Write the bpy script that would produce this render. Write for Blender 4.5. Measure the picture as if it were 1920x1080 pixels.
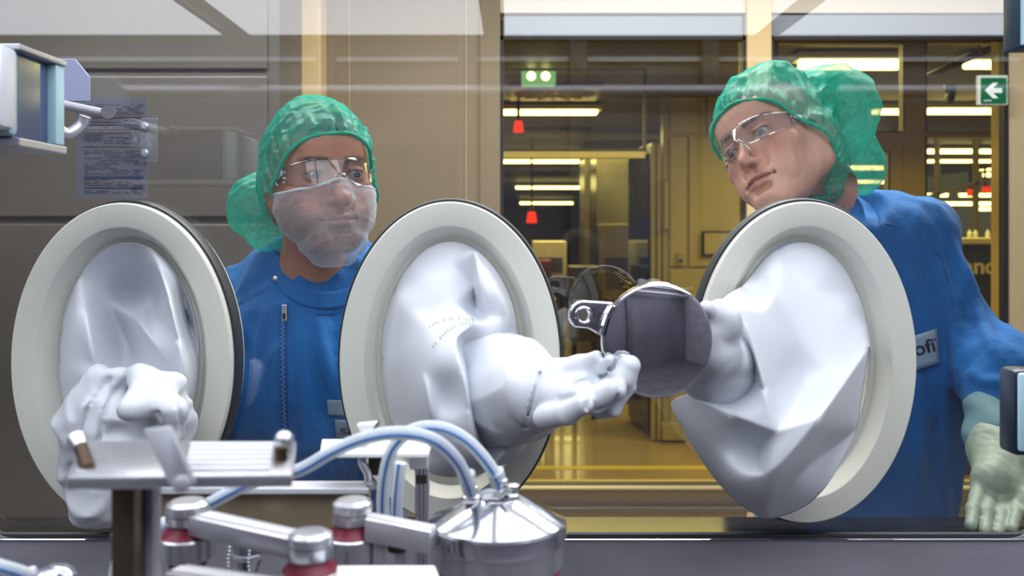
import bpy, bmesh, math, random, time
import numpy as np
from mathutils import Vector, Matrix, Euler
from mathutils.geometry import delaunay_2d_cdt

for o in list(bpy.data.objects): bpy.data.objects.remove(o)
SC = bpy.context.scene
COL = SC.collection
F = 1725.0; CX = 960.0; CY = 440.0; H = 1.45      # focal length in pixels, vanishing point, eye height

# ------------------------------------------------------------------ camera
cam = bpy.data.cameras.new('camera'); co = bpy.data.objects.new('camera', cam); COL.objects.link(co)
co.location = (0, 0, H); co.rotation_euler = (math.pi/2, 0, 0)
cam.lens = 36*F/1920; cam.sensor_width = 36; cam.shift_y = -(540-CY)/1920
cam.clip_start = 0.02; cam.clip_end = 100
cam.dof.use_dof = True; cam.dof.focus_distance = 1.22; cam.dof.aperture_fstop = 7.0
SC.camera = co

# ------------------------------------------------------------------ world and light
w = bpy.data.worlds.new('world'); SC.world = w; w.use_nodes = True
w.node_tree.nodes['Background'].inputs[0].default_value = (0.75, 0.8, 0.9, 1)
w.node_tree.nodes['Background'].inputs[1].default_value = 0.12
SC.view_settings.view_transform = 'Standard'; SC.view_settings.look = 'None'
SC.view_settings.gamma = 1.0; SC.view_settings.exposure = 0.0
SC.view_settings.use_curve_mapping = False
SC.cycles.transparent_max_bounces = 32
SC.cycles.max_bounces = 8
SC.cycles.caustics_reflective = False; SC.cycles.caustics_refractive = False
SC.cycles.sample_clamp_indirect = 4.0
SC.cycles.use_denoising = True

def area(name, loc, rot, sx, sy, power, color=(1, 1, 1)):
    l = bpy.data.lights.new(name, 'AREA'); l.shape = 'RECTANGLE'; l.size = sx; l.size_y = sy
    l.energy = power; l.color = color
    o = bpy.data.objects.new(name, l); COL.objects.link(o); o.location = loc; o.rotation_euler = rot
    return o
# ceiling lights of the operators' room, and of the yellow rooms behind
area('ceiling_lamp', (-0.55, 1.95, 2.66), (math.radians(-12), 0, 0), 2.2, 0.5, 52, (1.0, 0.96, 0.90))
area('ceiling_lamp', (0.95, 2.05, 2.66), (math.radians(-12), 0, 0), 1.6, 0.5, 46, (1.0, 0.96, 0.90))
area('room_lamp', (0.7, 4.6, 2.3), (0, 0, 0), 2.6, 0.5, 38, (1.0, 0.97, 0.88))
area('room_lamp', (0.8, 8.0, 2.3), (0, 0, 0), 3.0, 0.5, 90, (1.0, 0.97, 0.88))
area('room_lamp', (2.8, 5.6, 2.3), (0, 0, 0), 2.0, 0.5, 38, (1.0, 0.97, 0.88))
area('room_lamp', (0.3, 15.0, 2.3), (0, 0, 0), 1.8, 3.0, 60, (1.0, 0.97, 0.88))

def P(px, py, Y): return Vector(((px-CX)/F*Y, Y, H-(py-CY)/F*Y))

# ------------------------------------------------------------------ materials
def lin(c):
    if isinstance(c, str):
        c = [int(c[i:i+2], 16)/255 for i in (0, 2, 4)]
        return tuple(x/12.92 if x <= 0.04045 else ((x+0.055)/1.055)**2.4 for x in c)
    return tuple(c)
MATS = {}
def mat(name, color, rough=0.5, metal=0.0, bump=0.0, bscale=60, var=0.0, vscale=8, stretch=(1,1,1), spec=0.5,
        sss=0.0, coat=0.0, emit=None, estr=0.0, attr=None, sheen=0.0, bdist=.002):
    if name in MATS: return MATS[name]
    m = bpy.data.materials.new(name); m.use_nodes = True; nt = m.node_tree; N = nt.nodes; L = nt.links
    b = N['Principled BSDF']; c = lin(color)
    b.inputs['Base Color'].default_value = (*c, 1); b.inputs['Roughness'].default_value = rough
    b.inputs['Metallic'].default_value = metal; b.inputs['Specular IOR Level'].default_value = spec
    b.inputs['Coat Weight'].default_value = coat
    b.inputs['Sheen Weight'].default_value = sheen
    if sss: b.inputs['Subsurface Weight'].default_value = sss; b.inputs['Subsurface Scale'].default_value = 0.01; b.inputs['Subsurface Radius'].default_value = (1, .45, .25)
    if emit is not None:
        b.inputs['Emission Color'].default_value = (*lin(emit), 1); b.inputs['Emission Strength'].default_value = estr
    src = None
    if attr:
        a = N.new('ShaderNodeVertexColor'); a.layer_name = attr; src = a.outputs['Color']
        L.new(src, b.inputs['Base Color'])
    if bump or var:
        tc = N.new('ShaderNodeTexCoord'); mp = N.new('ShaderNodeMapping'); mp.inputs['Scale'].default_value = stretch
        L.new(tc.outputs['Object'], mp.inputs['Vector'])
    if var:
        n = N.new('ShaderNodeTexNoise'); n.inputs['Scale'].default_value = vscale; n.inputs['Detail'].default_value = 6
        L.new(mp.outputs[0], n.inputs['Vector'])
        h = N.new('ShaderNodeMix'); h.data_type = 'RGBA'; h.blend_type = 'MULTIPLY'; h.inputs[0].default_value = 1
        r = N.new('ShaderNodeMapRange'); r.inputs['From Min'].default_value = .3; r.inputs['From Max'].default_value = .7
        r.inputs['To Min'].default_value = 1-var; r.inputs['To Max'].default_value = 1+var*.4
        L.new(n.outputs['Fac'], r.inputs['Value']); L.new(r.outputs[0], h.inputs['B'])
        if src: L.new(src, h.inputs['A'])
        else: h.inputs['A'].default_value = (*c, 1)
        L.new(h.outputs['Result'], b.inputs['Base Color'])
    if bump:
        n2 = N.new('ShaderNodeTexNoise'); n2.inputs['Scale'].default_value = bscale; n2.inputs['Detail'].default_value = 5
        L.new(mp.outputs[0], n2.inputs['Vector'])
        bp = N.new('ShaderNodeBump'); bp.inputs['Strength'].default_value = bump; bp.inputs['Distance'].default_value = bdist
        L.new(n2.outputs['Fac'], bp.inputs['Height']); L.new(bp.outputs[0], b.inputs['Normal'])
    MATS[name] = m; return m

def glass_mat(name, tint=(1, 1, 1), f0=0.045, rough=0.0, haze=0.0, hazecol=(1, 1, 1), gloss=(1, 1, 1)):
    """thin clear pane: transmits straight through, reflects by its Schlick term"""
    m = bpy.data.materials.new(name); m.use_nodes = True; nt = m.node_tree; N = nt.nodes; L = nt.links
    N.remove(N['Principled BSDF']); out = N['Material Output']
    tr = N.new('ShaderNodeBsdfTransparent'); tr.inputs[0].default_value = (*tint, 1)
    gl = N.new('ShaderNodeBsdfGlossy'); gl.inputs['Roughness'].default_value = rough; gl.inputs[0].default_value = (*gloss, 1)
    lw = N.new('ShaderNodeLayerWeight'); lw.inputs[0].default_value = 0.5
    pw = N.new('ShaderNodeMath'); pw.operation = 'POWER'; pw.inputs[1].default_value = 5
    L.new(lw.outputs['Facing'], pw.inputs[0])
    mr = N.new('ShaderNodeMapRange'); mr.inputs['To Min'].default_value = f0; mr.inputs['To Max'].default_value = 0.9
    L.new(pw.outputs[0], mr.inputs[0])
    mx = N.new('ShaderNodeMixShader'); L.new(mr.outputs[0], mx.inputs[0]); L.new(tr.outputs[0], mx.inputs[1]); L.new(gl.outputs[0], mx.inputs[2])
    last = mx.outputs[0]
    if haze:
        df = N.new('ShaderNodeBsdfDiffuse'); df.inputs[0].default_value = (*hazecol, 1)
        m2 = N.new('ShaderNodeMixShader'); m2.inputs[0].default_value = haze
        L.new(last, m2.inputs[1]); L.new(df.outputs[0], m2.inputs[2]); last = m2.outputs[0]
    L.new(last, out.inputs[0]); MATS[name] = m; return m

def veil_mat(name, color, trans, scale=300, rim=0.5, stretch=(1, 1, 1), contrast=.25, tint=(1, 1, 1), pscale=14):
    """thin non-woven fabric: fibres scatter light both ways, gaps let it straight through"""
    m = bpy.data.materials.new(name); m.use_nodes = True; nt = m.node_tree; N = nt.nodes; L = nt.links
    N.remove(N['Principled BSDF']); out = N['Material Output']
    c = lin(color)
    df = N.new('ShaderNodeBsdfDiffuse'); df.inputs[0].default_value = (*c, 1)
    tl = N.new('ShaderNodeBsdfTranslucent'); tl.inputs[0].default_value = (*c, 1)
    a = N.new('ShaderNodeMixShader'); a.inputs[0].default_value = .35; L.new(df.outputs[0], a.inputs[1]); L.new(tl.outputs[0], a.inputs[2])
    gl = N.new('ShaderNodeBsdfGlossy'); gl.inputs['Roughness'].default_value = .35
    g = N.new('ShaderNodeMixShader'); g.inputs[0].default_value = .05; L.new(a.outputs[0], g.inputs[1]); L.new(gl.outputs[0], g.inputs[2])
    tr = N.new('ShaderNodeBsdfTransparent'); tr.inputs[0].default_value = (*tint, 1)
    tc = N.new('ShaderNodeTexCoord'); mp = N.new('ShaderNodeMapping'); mp.inputs['Scale'].default_value = stretch
    L.new(tc.outputs['Object'], mp.inputs['Vector'])
    n = N.new('ShaderNodeTexNoise'); n.inputs['Scale'].default_value = scale; n.inputs['Detail'].default_value = 4
    n2 = N.new('ShaderNodeTexNoise'); n2.inputs['Scale'].default_value = pscale; n2.inputs['Detail'].default_value = 6; n2.inputs['Distortion'].default_value = 1.5
    L.new(mp.outputs[0], n.inputs['Vector']); L.new(mp.outputs[0], n2.inputs['Vector'])
    ad = N.new('ShaderNodeMath'); ad.operation = 'ADD'; L.new(n.outputs['Fac'], ad.inputs[0]); L.new(n2.outputs['Fac'], ad.inputs[1])
    mr = N.new('ShaderNodeMapRange'); mr.inputs['From Min'].default_value = .75; mr.inputs['From Max'].default_value = 1.25
    mr.inputs['To Min'].default_value = trans+contrast; mr.inputs['To Max'].default_value = max(trans-contrast, 0)
    L.new(ad.outputs[0], mr.inputs[0])
    lw = N.new('ShaderNodeLayerWeight'); lw.inputs[0].default_value = .5
    pw = N.new('ShaderNodeMath'); pw.operation = 'POWER'; pw.inputs[1].default_value = 2.2; L.new(lw.outputs['Facing'], pw.inputs[0])
    mu = N.new('ShaderNodeMath'); mu.operation = 'MULTIPLY'; mu.inputs[1].default_value = rim; L.new(pw.outputs[0], mu.inputs[0])
    iv = N.new('ShaderNodeMath'); iv.operation = 'SUBTRACT'; iv.inputs[0].default_value = 1; L.new(mu.outputs[0], iv.inputs[1])
    ml = N.new('ShaderNodeMath'); ml.operation = 'MULTIPLY'; ml.use_clamp = True; L.new(mr.outputs[0], ml.inputs[0]); L.new(iv.outputs[0], ml.inputs[1])
    bp = N.new('ShaderNodeBump'); bp.inputs['Strength'].default_value = .5; bp.inputs['Distance'].default_value = 0.002
    L.new(n2.outputs['Fac'], bp.inputs['Height'])
    for q in (df, tl, gl): L.new(bp.outputs[0], q.inputs['Normal'])
    mx = N.new('ShaderNodeMixShader'); L.new(ml.outputs[0], mx.inputs[0]); L.new(g.outputs[0], mx.inputs[1]); L.new(tr.outputs[0], mx.inputs[2])
    L.new(mx.outputs[0], out.inputs[0]); MATS[name] = m; return m

def emis(name, color, s):
    if name in MATS: return MATS[name]
    m = bpy.data.materials.new(name); m.use_nodes = True; nt = m.node_tree; N = nt.nodes
    N.remove(N['Principled BSDF']); e = N.new('ShaderNodeEmission'); e.inputs[0].default_value = (*lin(color), 1); e.inputs[1].default_value = s
    nt.links.new(e.outputs[0], N['Material Output'].inputs[0]); MATS[name] = m; return m

# ------------------------------------------------------------------ object helpers
def link(name, me, m, parent=None, smooth=True):
    o = bpy.data.objects.new(name, me); COL.objects.link(o)
    if m is not None: me.materials.append(m)
    if smooth:
        me.polygons.foreach_set('use_smooth', [True]*len(me.polygons))
    if parent is not None: o.parent = parent; o.matrix_parent_inverse = parent.matrix_basis.inverted()
    return o
def tag(o, label=None, cat=None, group=None, kind=None):
    if label: o['label'] = label
    if cat: o['category'] = cat
    if group: o['group'] = group
    if kind: o['kind'] = kind
    return o
def thing(name, loc, label, cat, group=None):
    o = bpy.data.objects.new(name, None); COL.objects.link(o); o.location = loc; o.empty_display_size = .05
    return tag(o, label, cat, group)
def raw(name, verts, faces, m, parent=None, smooth=True):
    me = bpy.data.meshes.new(name); me.from_pydata([tuple(v) for v in verts], [], [tuple(f) for f in faces]); me.update()
    return link(name, me, m, parent, smooth)

class MB:
    """collects shapes in world space into one mesh"""
    def __init__(s): s.v = []; s.f = []
    def add(s, vs, fs):
        n = len(s.v); s.v += [tuple(v) for v in vs]; s.f += [tuple(i+n for i in f) for f in fs]; return s
    def box(s, lo, hi, bev=0.0, M=None):
        lo = Vector(lo); hi = Vector(hi)
        bm = bmesh.new(); bmesh.ops.create_cube(bm, size=1)
        for v in bm.verts: v.co = Vector([(lo[i]+hi[i])/2+v.co[i]*(hi[i]-lo[i]) for i in range(3)])
        if bev:
            b = min(bev, min(abs(hi[i]-lo[i]) for i in range(3))*.45)
            bmesh.ops.bevel(bm, geom=bm.edges[:], offset=b, segments=2, affect='EDGES', profile=.5)
        if M is not None: bmesh.ops.transform(bm, matrix=M, verts=bm.verts)
        return s.bm(bm)
    def bm(s, bm):
        bm.verts.index_update(); s.add([v.co.copy() for v in bm.verts], [[v.index for v in f.verts] for f in bm.faces]); bm.free(); return s
    def prism(s, poly, d, bev=0.0):
        """poly: world points of one face, d: extrusion vector"""
        bm = bmesh.new(); vs = [bm.verts.new(p) for p in poly]; f = bm.faces.new(vs)
        r = bmesh.ops.extrude_face_region(bm, geom=[f]); nv = [g for g in r['geom'] if isinstance(g, bmesh.types.BMVert)]
        bmesh.ops.translate(bm, verts=nv, vec=d); bmesh.ops.recalc_face_normals(bm, faces=bm.faces)
        if bev: bmesh.ops.bevel(bm, geom=bm.edges[:], offset=bev, segments=2, affect='EDGES', profile=.5)
        return s.bm(bm)
    def lathe(s, c, prof, axis=(0, 0, 1), n=48, caps=True):
        ax = Vector(axis).normalized(); q = Vector((0, 0, 1)).rotation_difference(ax); c = Vector(c); vs = []; fs = []
        for r, h in prof:
            for i in range(n):
                a = 2*math.pi*i/n; vs.append(c+q@Vector((r*math.cos(a), r*math.sin(a), h)))
        for k in range(len(prof)-1):
            for i in range(n): j = (i+1) % n; fs.append((k*n+i, k*n+j, (k+1)*n+j, (k+1)*n+i))
        if caps: fs.append(tuple(range(n-1, -1, -1))); m = (len(prof)-1)*n; fs.append(tuple(m+i for i in range(n)))
        return s.add(vs, fs)
    def tube(s, pts, r, n=12, closed=False, flat=1.0):
        pts = [Vector(p) for p in pts]; N = len(pts); vs = []; fs = []
        up = None
        for i, p in enumerate(pts):
            a = pts[(i-1) % N] if (closed or i > 0) else p; b = pts[(i+1) % N] if (closed or i < N-1) else p
            t = (b-a).normalized()
            if up is None: up = t.orthogonal().normalized()
            up = (up-t*up.dot(t)).normalized(); sd = t.cross(up)
            rr = r[i] if isinstance(r, (list, tuple)) else r
            for k in range(n):
                an = 2*math.pi*k/n; vs.append(p+up*math.cos(an)*rr+sd*math.sin(an)*rr*flat)
        for i in range(N if closed else N-1):
            j = (i+1) % N
            for k in range(n): l = (k+1) % n; fs.append((i*n+k, i*n+l, j*n+l, j*n+k))
        if not closed: fs.append(tuple(range(n-1, -1, -1))); fs.append(tuple((N-1)*n+k for k in range(n)))
        return s.add(vs, fs)
    def build(s, name, m, parent=None, smooth=False, angle=35):
        o = raw(name, s.v, s.f, m, parent, smooth=False)
        if smooth:
            me = o.data; me.polygons.foreach_set('use_smooth', [True]*len(me.polygons))
            bm = bmesh.new(); bm.from_mesh(me); bmesh.ops.recalc_face_normals(bm, faces=bm.faces)
            for e in bm.edges:
                if len(e.link_faces) == 2 and e.calc_face_angle(0) > math.radians(angle): e.smooth = False
            bm.to_mesh(me); bm.free()
        return o
def spline(pts, n=8, closed=False):
    """Catmull-Rom through points"""
    pts = [Vector(p) for p in pts]; out = []; N = len(pts)
    for i in range(N if closed else N-1):
        g = lambda k: pts[k % N] if closed else pts[min(max(k, 0), N-1)]
        a, b, c, d = g(i-1), g(i), g(i+1), g(i+2)
        for j in range(n):
            t = j/n; out.append(.5*((2*b)+(c-a)*t+(2*a-5*b+4*c-d)*t*t+(3*b-3*c+d-a)*t**3))
    if not closed: out.append(pts[-1])
    return out

# ------------------------------------------------------------------ signed distance volumes -> one continuous surface
class Vol:
    def __init__(s, lo, hi, h, ident=None):
        s.lo = np.array(lo, float); s.h = h; s.n = np.maximum(((np.array(hi)-s.lo)/h).astype(int)+1, 4)
        s.ax = [(s.lo[i]+h*np.arange(s.n[i])).astype(np.float32) for i in range(3)]
        s.d = np.full(tuple(s.n), .2, np.float32)
    def sl(s, lo, hi):
        a = np.clip(np.floor((np.array(lo)-s.lo)/s.h).astype(int), 0, s.n); b = np.clip(np.ceil((np.array(hi)-s.lo)/s.h).astype(int)+1, 0, s.n)
        return tuple(slice(int(a[i]), int(max(b[i], a[i]))) for i in range(3))
    def grid(s, sl):
        return (s.ax[0][sl[0]][:, None, None], s.ax[1][sl[1]][None, :, None], s.ax[2][sl[2]][None, None, :])
    def apply(s, f, lo, hi, k, op='u', pad=.03):
        sl = s.sl(np.array(lo)-pad-k, np.array(hi)+pad+k)
        if any(q.stop <= q.start for q in sl): return
        X, Y, Z = s.grid(sl); e = f(X, Y, Z).astype(np.float32); d = s.d[sl]
        if op == 'u':
            hh = np.maximum(k-np.abs(d-e), 0)/max(k, 1e-6); s.d[sl] = np.minimum(d, e)-hh*hh*k*.25
        else:
            e = -e; hh = np.maximum(k-np.abs(d-e), 0)/max(k, 1e-6); s.d[sl] = np.maximum(d, e)+hh*hh*k*.25
    def ell(s, c, r, k=.01, op='u', R=None):
        c = np.array(c, float); r = np.array(r, float); m = r.max()
        def f(X, Y, Z):
            X = X-c[0]; Y = Y-c[1]; Z = Z-c[2]
            if R is not None:
                X, Y, Z = (R[0][0]*X+R[1][0]*Y+R[2][0]*Z, R[0][1]*X+R[1][1]*Y+R[2][1]*Z, R[0][2]*X+R[1][2]*Y+R[2][2]*Z)
            k0 = np.sqrt((X/r[0])**2+(Y/r[1])**2+(Z/r[2])**2); k1 = np.sqrt((X/r[0]**2)**2+(Y/r[1]**2)**2+(Z/r[2]**2)**2)+1e-6
            return k0*(k0-1)/k1
        s.apply(f, c-m, c+m, k, op)
    def cap(s, a, b, ra, rb=None, k=.01, op='u'):
        a = np.array(a, float); b = np.array(b, float); rb = ra if rb is None else rb; v = b-a; L = max((v*v).sum(), 1e-9); m = max(ra, rb)
        def f(X, Y, Z):
            X = X-a[0]; Y = Y-a[1]; Z = Z-a[2]
            h = np.clip((X*v[0]+Y*v[1]+Z*v[2])/L, 0, 1)
            return np.sqrt((X-v[0]*h)**2+(Y-v[1]*h)**2+(Z-v[2]*h)**2)-(ra+(rb-ra)*h)
        s.apply(f, np.minimum(a, b)-m, np.maximum(a, b)+m, k, op)
    def chain(s, pts, rs, k=.01, kj=None, op='u'):
        for i in range(len(pts)-1): s.cap(pts[i], pts[i+1], rs[i], rs[i+1], k if i == 0 else (kj if kj is not None else k), op)
    def warp(s, f, band=.03):
        """adds f(x,y,z) to the distance: folds and wrinkles"""
        X, Y, Z = np.meshgrid(*s.ax, indexing='ij', sparse=True); s.d += f(X, Y, Z).astype(np.float32)
    def mesh(s):
        d = s.d; n = d.shape; ins = d < 0
        ins[0], ins[-1] = False, False; ins[:, 0] = False; ins[:, -1] = False; ins[:, :, 0] = False; ins[:, :, -1] = False
        d = np.where(ins, np.minimum(d, -1e-6), np.maximum(d, 1e-6))
        cnt = np.zeros(tuple(q-1 for q in n), np.int8)
        for dx in (0, 1):
            for dy in (0, 1):
                for dz in (0, 1): cnt += ins[dx:n[0]-1+dx, dy:n[1]-1+dy, dz:n[2]-1+dz]
        act = (cnt > 0) & (cnt < 8); I = np.argwhere(act); idx = np.full(act.shape, -1, np.int32); idx[act] = np.arange(len(I))
        acc = np.zeros((len(I), 3)); num = np.zeros(len(I)); corners = {}
        for c in np.ndindex(2, 2, 2): corners[c] = d[I[:, 0]+c[0], I[:, 1]+c[1], I[:, 2]+c[2]]
        for a in range(3):
            for u in (0, 1):
                for v in (0, 1):
                    c0 = [0, 0, 0]; c0[(a+1) % 3] = u; c0[(a+2) % 3] = v; c1 = list(c0); c1[a] = 1
                    d0, d1 = corners[tuple(c0)], corners[tuple(c1)]; x = (d0 < 0) != (d1 < 0); t = np.where(x, d0/(d0-d1+1e-12), 0)
                    p = np.tile(np.array(c0, float), (len(I), 1)); p[:, a] = t; acc[x] += p[x]; num[x] += 1
        V = s.lo+(I+acc/num[:, None])*s.h; Fc = []
        for a in range(3):
            b, c = (a+1) % 3, (a+2) % 3; s0 = [slice(None)]*3; s1 = [slice(None)]*3; s0[a] = slice(0, n[a]-1); s1[a] = slice(1, n[a])
            A = ins[tuple(s0)]; B = ins[tuple(s1)]; E = np.argwhere(A != B); E = E[(E[:, b] > 0) & (E[:, c] > 0) & (E[:, b] < n[b]-1) & (E[:, c] < n[c]-1)]
            inside = A[E[:, 0], E[:, 1], E[:, 2]]; q = []
            for (ob, oc) in ((-1, -1), (0, -1), (0, 0), (-1, 0)):
                k = E.copy(); k[:, b] += ob; k[:, c] += oc; q.append(idx[k[:, 0], k[:, 1], k[:, 2]])
            Q = np.stack(q, 1); Q[~inside] = Q[~inside][:, ::-1]; Fc.append(Q)
        return V, np.concatenate(Fc)
def npmesh(name, V, Q, m, parent=None, M=None, color=None):
    me = bpy.data.meshes.new(name)
    if M is not None:
        A = np.array(M); V = V@A[:3, :3].T+A[:3, 3]
    me.vertices.add(len(V)); me.vertices.foreach_set('co', V.astype(np.float32).ravel())
    me.loops.add(Q.size); me.loops.foreach_set('vertex_index', Q.astype(np.int32).ravel())
    me.polygons.add(len(Q)); me.polygons.foreach_set('loop_start', np.arange(0, Q.size, 4, dtype=np.int32))
    me.update(calc_edges=True); me.validate()
    if color is not None:
        ca = me.color_attributes.new('tone', 'FLOAT_COLOR', 'POINT')
        ca.data.foreach_set('color', np.concatenate([color, np.ones((len(color), 1))], 1).astype(np.float32).ravel())
    return link(name, me, m, parent)
def noise3(X, Y, Z, f, seed=0):
    """cheap smooth noise: warped sines"""
    r = random.Random(seed); o = 0
    for i in range(4):
        a = [r.uniform(-1, 1) for _ in range(3)]; L = math.sqrt(sum(q*q for q in a)); a = [q/L*f*(1+.35*i) for q in a]; ph = r.uniform(0, 6.3)
        b = [r.uniform(-1, 1)*f*.6 for _ in range(3)]
        o = o+np.sin(a[0]*X+a[1]*Y+a[2]*Z+ph+1.3*np.sin(b[0]*X+b[1]*Y+b[2]*Z+ph*2))/(1+.4*i)
    return o/2.6
def keep_faces(V, Q, ok):
    """ok per vertex; drops quads with a vertex not ok"""
    k = ok[Q].all(1); Q = Q[k]; u, inv = np.unique(Q, return_inverse=True); return V[u], inv.reshape(Q.shape)
def boundary_loop(Q):
    e = {}
    for f in Q:
        for i in range(4):
            a, b = int(f[i]), int(f[(i+1) % 4]); e[(a, b)] = 1
    nxt = {a: b for (a, b) in e if (b, a) not in e}; best = []
    seen = set()
    for st in list(nxt):
        if st in seen: continue
        L = []; c = st
        while c in nxt and c not in seen: seen.add(c); L.append(c); c = nxt[c]
        if len(L) > len(best): best = L
    return best

def surfY(v, px, py, near=None):
    """depth of the first surface of volume v along the ray of a pixel"""
    near = float(v.lo[1]) if near is None else near
    for Y in np.arange(near, 2.0, .0015):
        p = P(px, py, Y); i = ((np.array(p)-v.lo)/v.h).astype(int)
        if (i < 0).any() or (i >= v.n).any(): continue
        if v.d[tuple(i)] < 0.0: return Y
    return None
def onsurf(v, pts, lift=.003): 
    out = []
    for x, y in pts:
        Y = surfY(v, x, y)
        if Y is None: Y = out[-1].y if out else 1.5
        out.append(P(x, y, Y-lift))
    return out
def smoothpath(pts, it=2):
    for _ in range(it): pts = [pts[0]]+[(pts[i-1]+pts[i]*2+pts[i+1])/4 for i in range(1, len(pts)-1)]+[pts[-1]]
    return pts
def px_spline(pts, n=6): return [(p.x, p.y) for p in spline([(x, y, 0) for x, y in pts], n)]
# ================================================================== materials
STEEL = mat('brushed_steel', 'a3a1ab', .45, .35, bump=.12, bscale=90, var=.22, vscale=5, stretch=(1, 1, 3))
STEELD = mat('dark_steel', '6c6a72', .5, .6, bump=.2, bscale=120, var=.3, vscale=9)
BRIGHT = mat('bright_machined_steel', 'd8dade', .27, .9, bump=.06, bscale=200, var=.08, vscale=30, stretch=(1, 1, .2))
SATIN = mat('satin_aluminium', 'c6c7ce', .38, .7, bump=.08, bscale=240)
CHROME = mat('mirror_steel', 'd0d0d4', .045, 1.0)
GASK = mat('black_rubber', '272d33', .45, 0, spec=.5)
CREAM = mat('cream_wall_paint', 'cdbb95', .6, var=.05, vscale=3)
BEIGE = mat('beige_wall_panel', '93846a', .5, var=.06, vscale=3)
GREYP = mat('grey_reflection_tone', '73706c', .42, .3, var=.15, vscale=3, bump=.05, bscale=30)
OLIVE = mat('pale_frame_metal', 'a89c6a', .4, .1)
YROOM = mat('plain_room_wall', 'b0a47c', .45, var=.06, vscale=4)
DARKF = mat('dark_frame_seal', '1d1c19', .5)
DARKW = mat('dark_equipment_metal', '4a463a', .35, .5, var=.2, vscale=6)
FLOORM = mat('epoxy_floor', 'a89260', .22, var=.12, vscale=3, coat=.3)
WHITE = mat('white_enamel', 'dfe0e2', .35)

BACKY = 3.0
def slab(name, lo, hi, m, bev=0.0, kind='structure', parent=None):
    o = MB().box(lo, hi, bev).build(name, m, parent)
    if parent is None and kind: o['kind'] = kind
    return o
def text_mesh(name, body, size, ext, off, loc, m, parent):
    cu = bpy.data.curves.new(name, 'FONT'); cu.body = body; cu.size = size; cu.extrude = ext; cu.offset = off
    ob = bpy.data.objects.new(name, cu); COL.objects.link(ob); me = bpy.data.meshes.new_from_object(ob.evaluated_get(bpy.context.evaluated_depsgraph_get())); bpy.data.objects.remove(ob)
    me.transform(Matrix.Translation(loc) @ Matrix.Rotation(math.pi/2, 4, 'X')); return link(name, me, m, parent, smooth=False)
def pxbox(x0, x1, y0, y1, Y0, Y1, Yref=None):
    r = Yref or Y0; a = P(x0, y1, r); b = P(x1, y0, r); return (a.x, Y0, a.z), (b.x, Y1, b.z)

# ------------------------------------------------------------------ isolator window: steel wall, pane with three port holes
GY = 1.15
PORTS = [P(226, 682, 1.11), P(843, 680, 1.11), P(1513, 680, 1.11)]
PA, PB = 0.1335, 0.1945
def oval(c, a, b, n=96, Y=None): return [Vector((c.x+a*math.cos(2*math.pi*i/n), c.y if Y is None else Y, c.z+b*math.sin(2*math.pi*i/n))) for i in range(n)]
def rrect(x0, x1, z0, z1, r, Y, n=10):
    pts = []
    for cx, cz, a0 in ((x1-r, z1-r, 0), (x0+r, z1-r, 90), (x0+r, z0+r, 180), (x1-r, z0+r, 270)):
        for i in range(n+1):
            a = math.radians(a0+90*i/n); pts.append(Vector((cx+r*math.cos(a), Y, cz+r*math.sin(a))))
    return pts
def holed(name, outer, holes, depth, m, parent=None):
    bm = bmesh.new()
    for lp in [outer]+holes:
        vs = [bm.verts.new(p) for p in lp]
        for i in range(len(vs)): bm.edges.new((vs[i], vs[(i+1) % len(vs)]))
    bmesh.ops.triangle_fill(bm, use_beauty=True, use_dissolve=False, edges=bm.edges[:])
    r = bmesh.ops.extrude_face_region(bm, geom=bm.faces[:]); nv = [g for g in r['geom'] if isinstance(g, bmesh.types.BMVert)]
    bmesh.ops.translate(bm, verts=nv, vec=(0, depth, 0)); bmesh.ops.recalc_face_normals(bm, faces=bm.faces)
    me = bpy.data.meshes.new(name); bm.to_mesh(me); bm.free(); return link(name, me, m, parent, smooth=False)
wx0, wx1 = P(-45, 0, GY).x, P(1962, 0, GY).x; wz0 = P(0, 1004, GY).z; wz1 = 1.86
win = rrect(wx0, wx1, wz0, wz1, .056, GY-.012)
wf = holed('wall_front', [Vector((-1.8, GY-.012, .80)), Vector((1.8, GY-.012, .80)), Vector((1.8, GY-.012, 2.12)), Vector((-1.8, GY-.012, 2.12))], [win], .0118, STEEL); wf['kind'] = 'structure'
PANE = glass_mat('window_glass', (.97, .98, .98), f0=.07)
pane = holed('window_1', rrect(wx0-.01, wx1+.01, wz0-.01, wz1+.01, .05, GY), [oval(c, PA-.006, PB-.006, 64, GY) for c in PORTS], .008, PANE); pane['kind'] = 'structure'
seal = MB().tube(rrect(wx0+.002, wx1-.002, wz0+.002, wz1-.002, .04, GY-.006, 12), .0045, 8, closed=True).build('window_seal', GASK, pane, smooth=True)
lip = MB().tube(rrect(wx0-.001, wx1+.001, wz0-.0015, wz1+.001, .043, GY-.013, 12), .0014, 6, closed=True).build('polished_lip', CHROME, wf, smooth=True)
slab('trim_1', (-.72, GY+.04, .98), (.72, GY+.115, 1.063), mat('glossy_ledge_steel', '5a5548', .16, .9, var=.1, vscale=5), .004)

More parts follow.
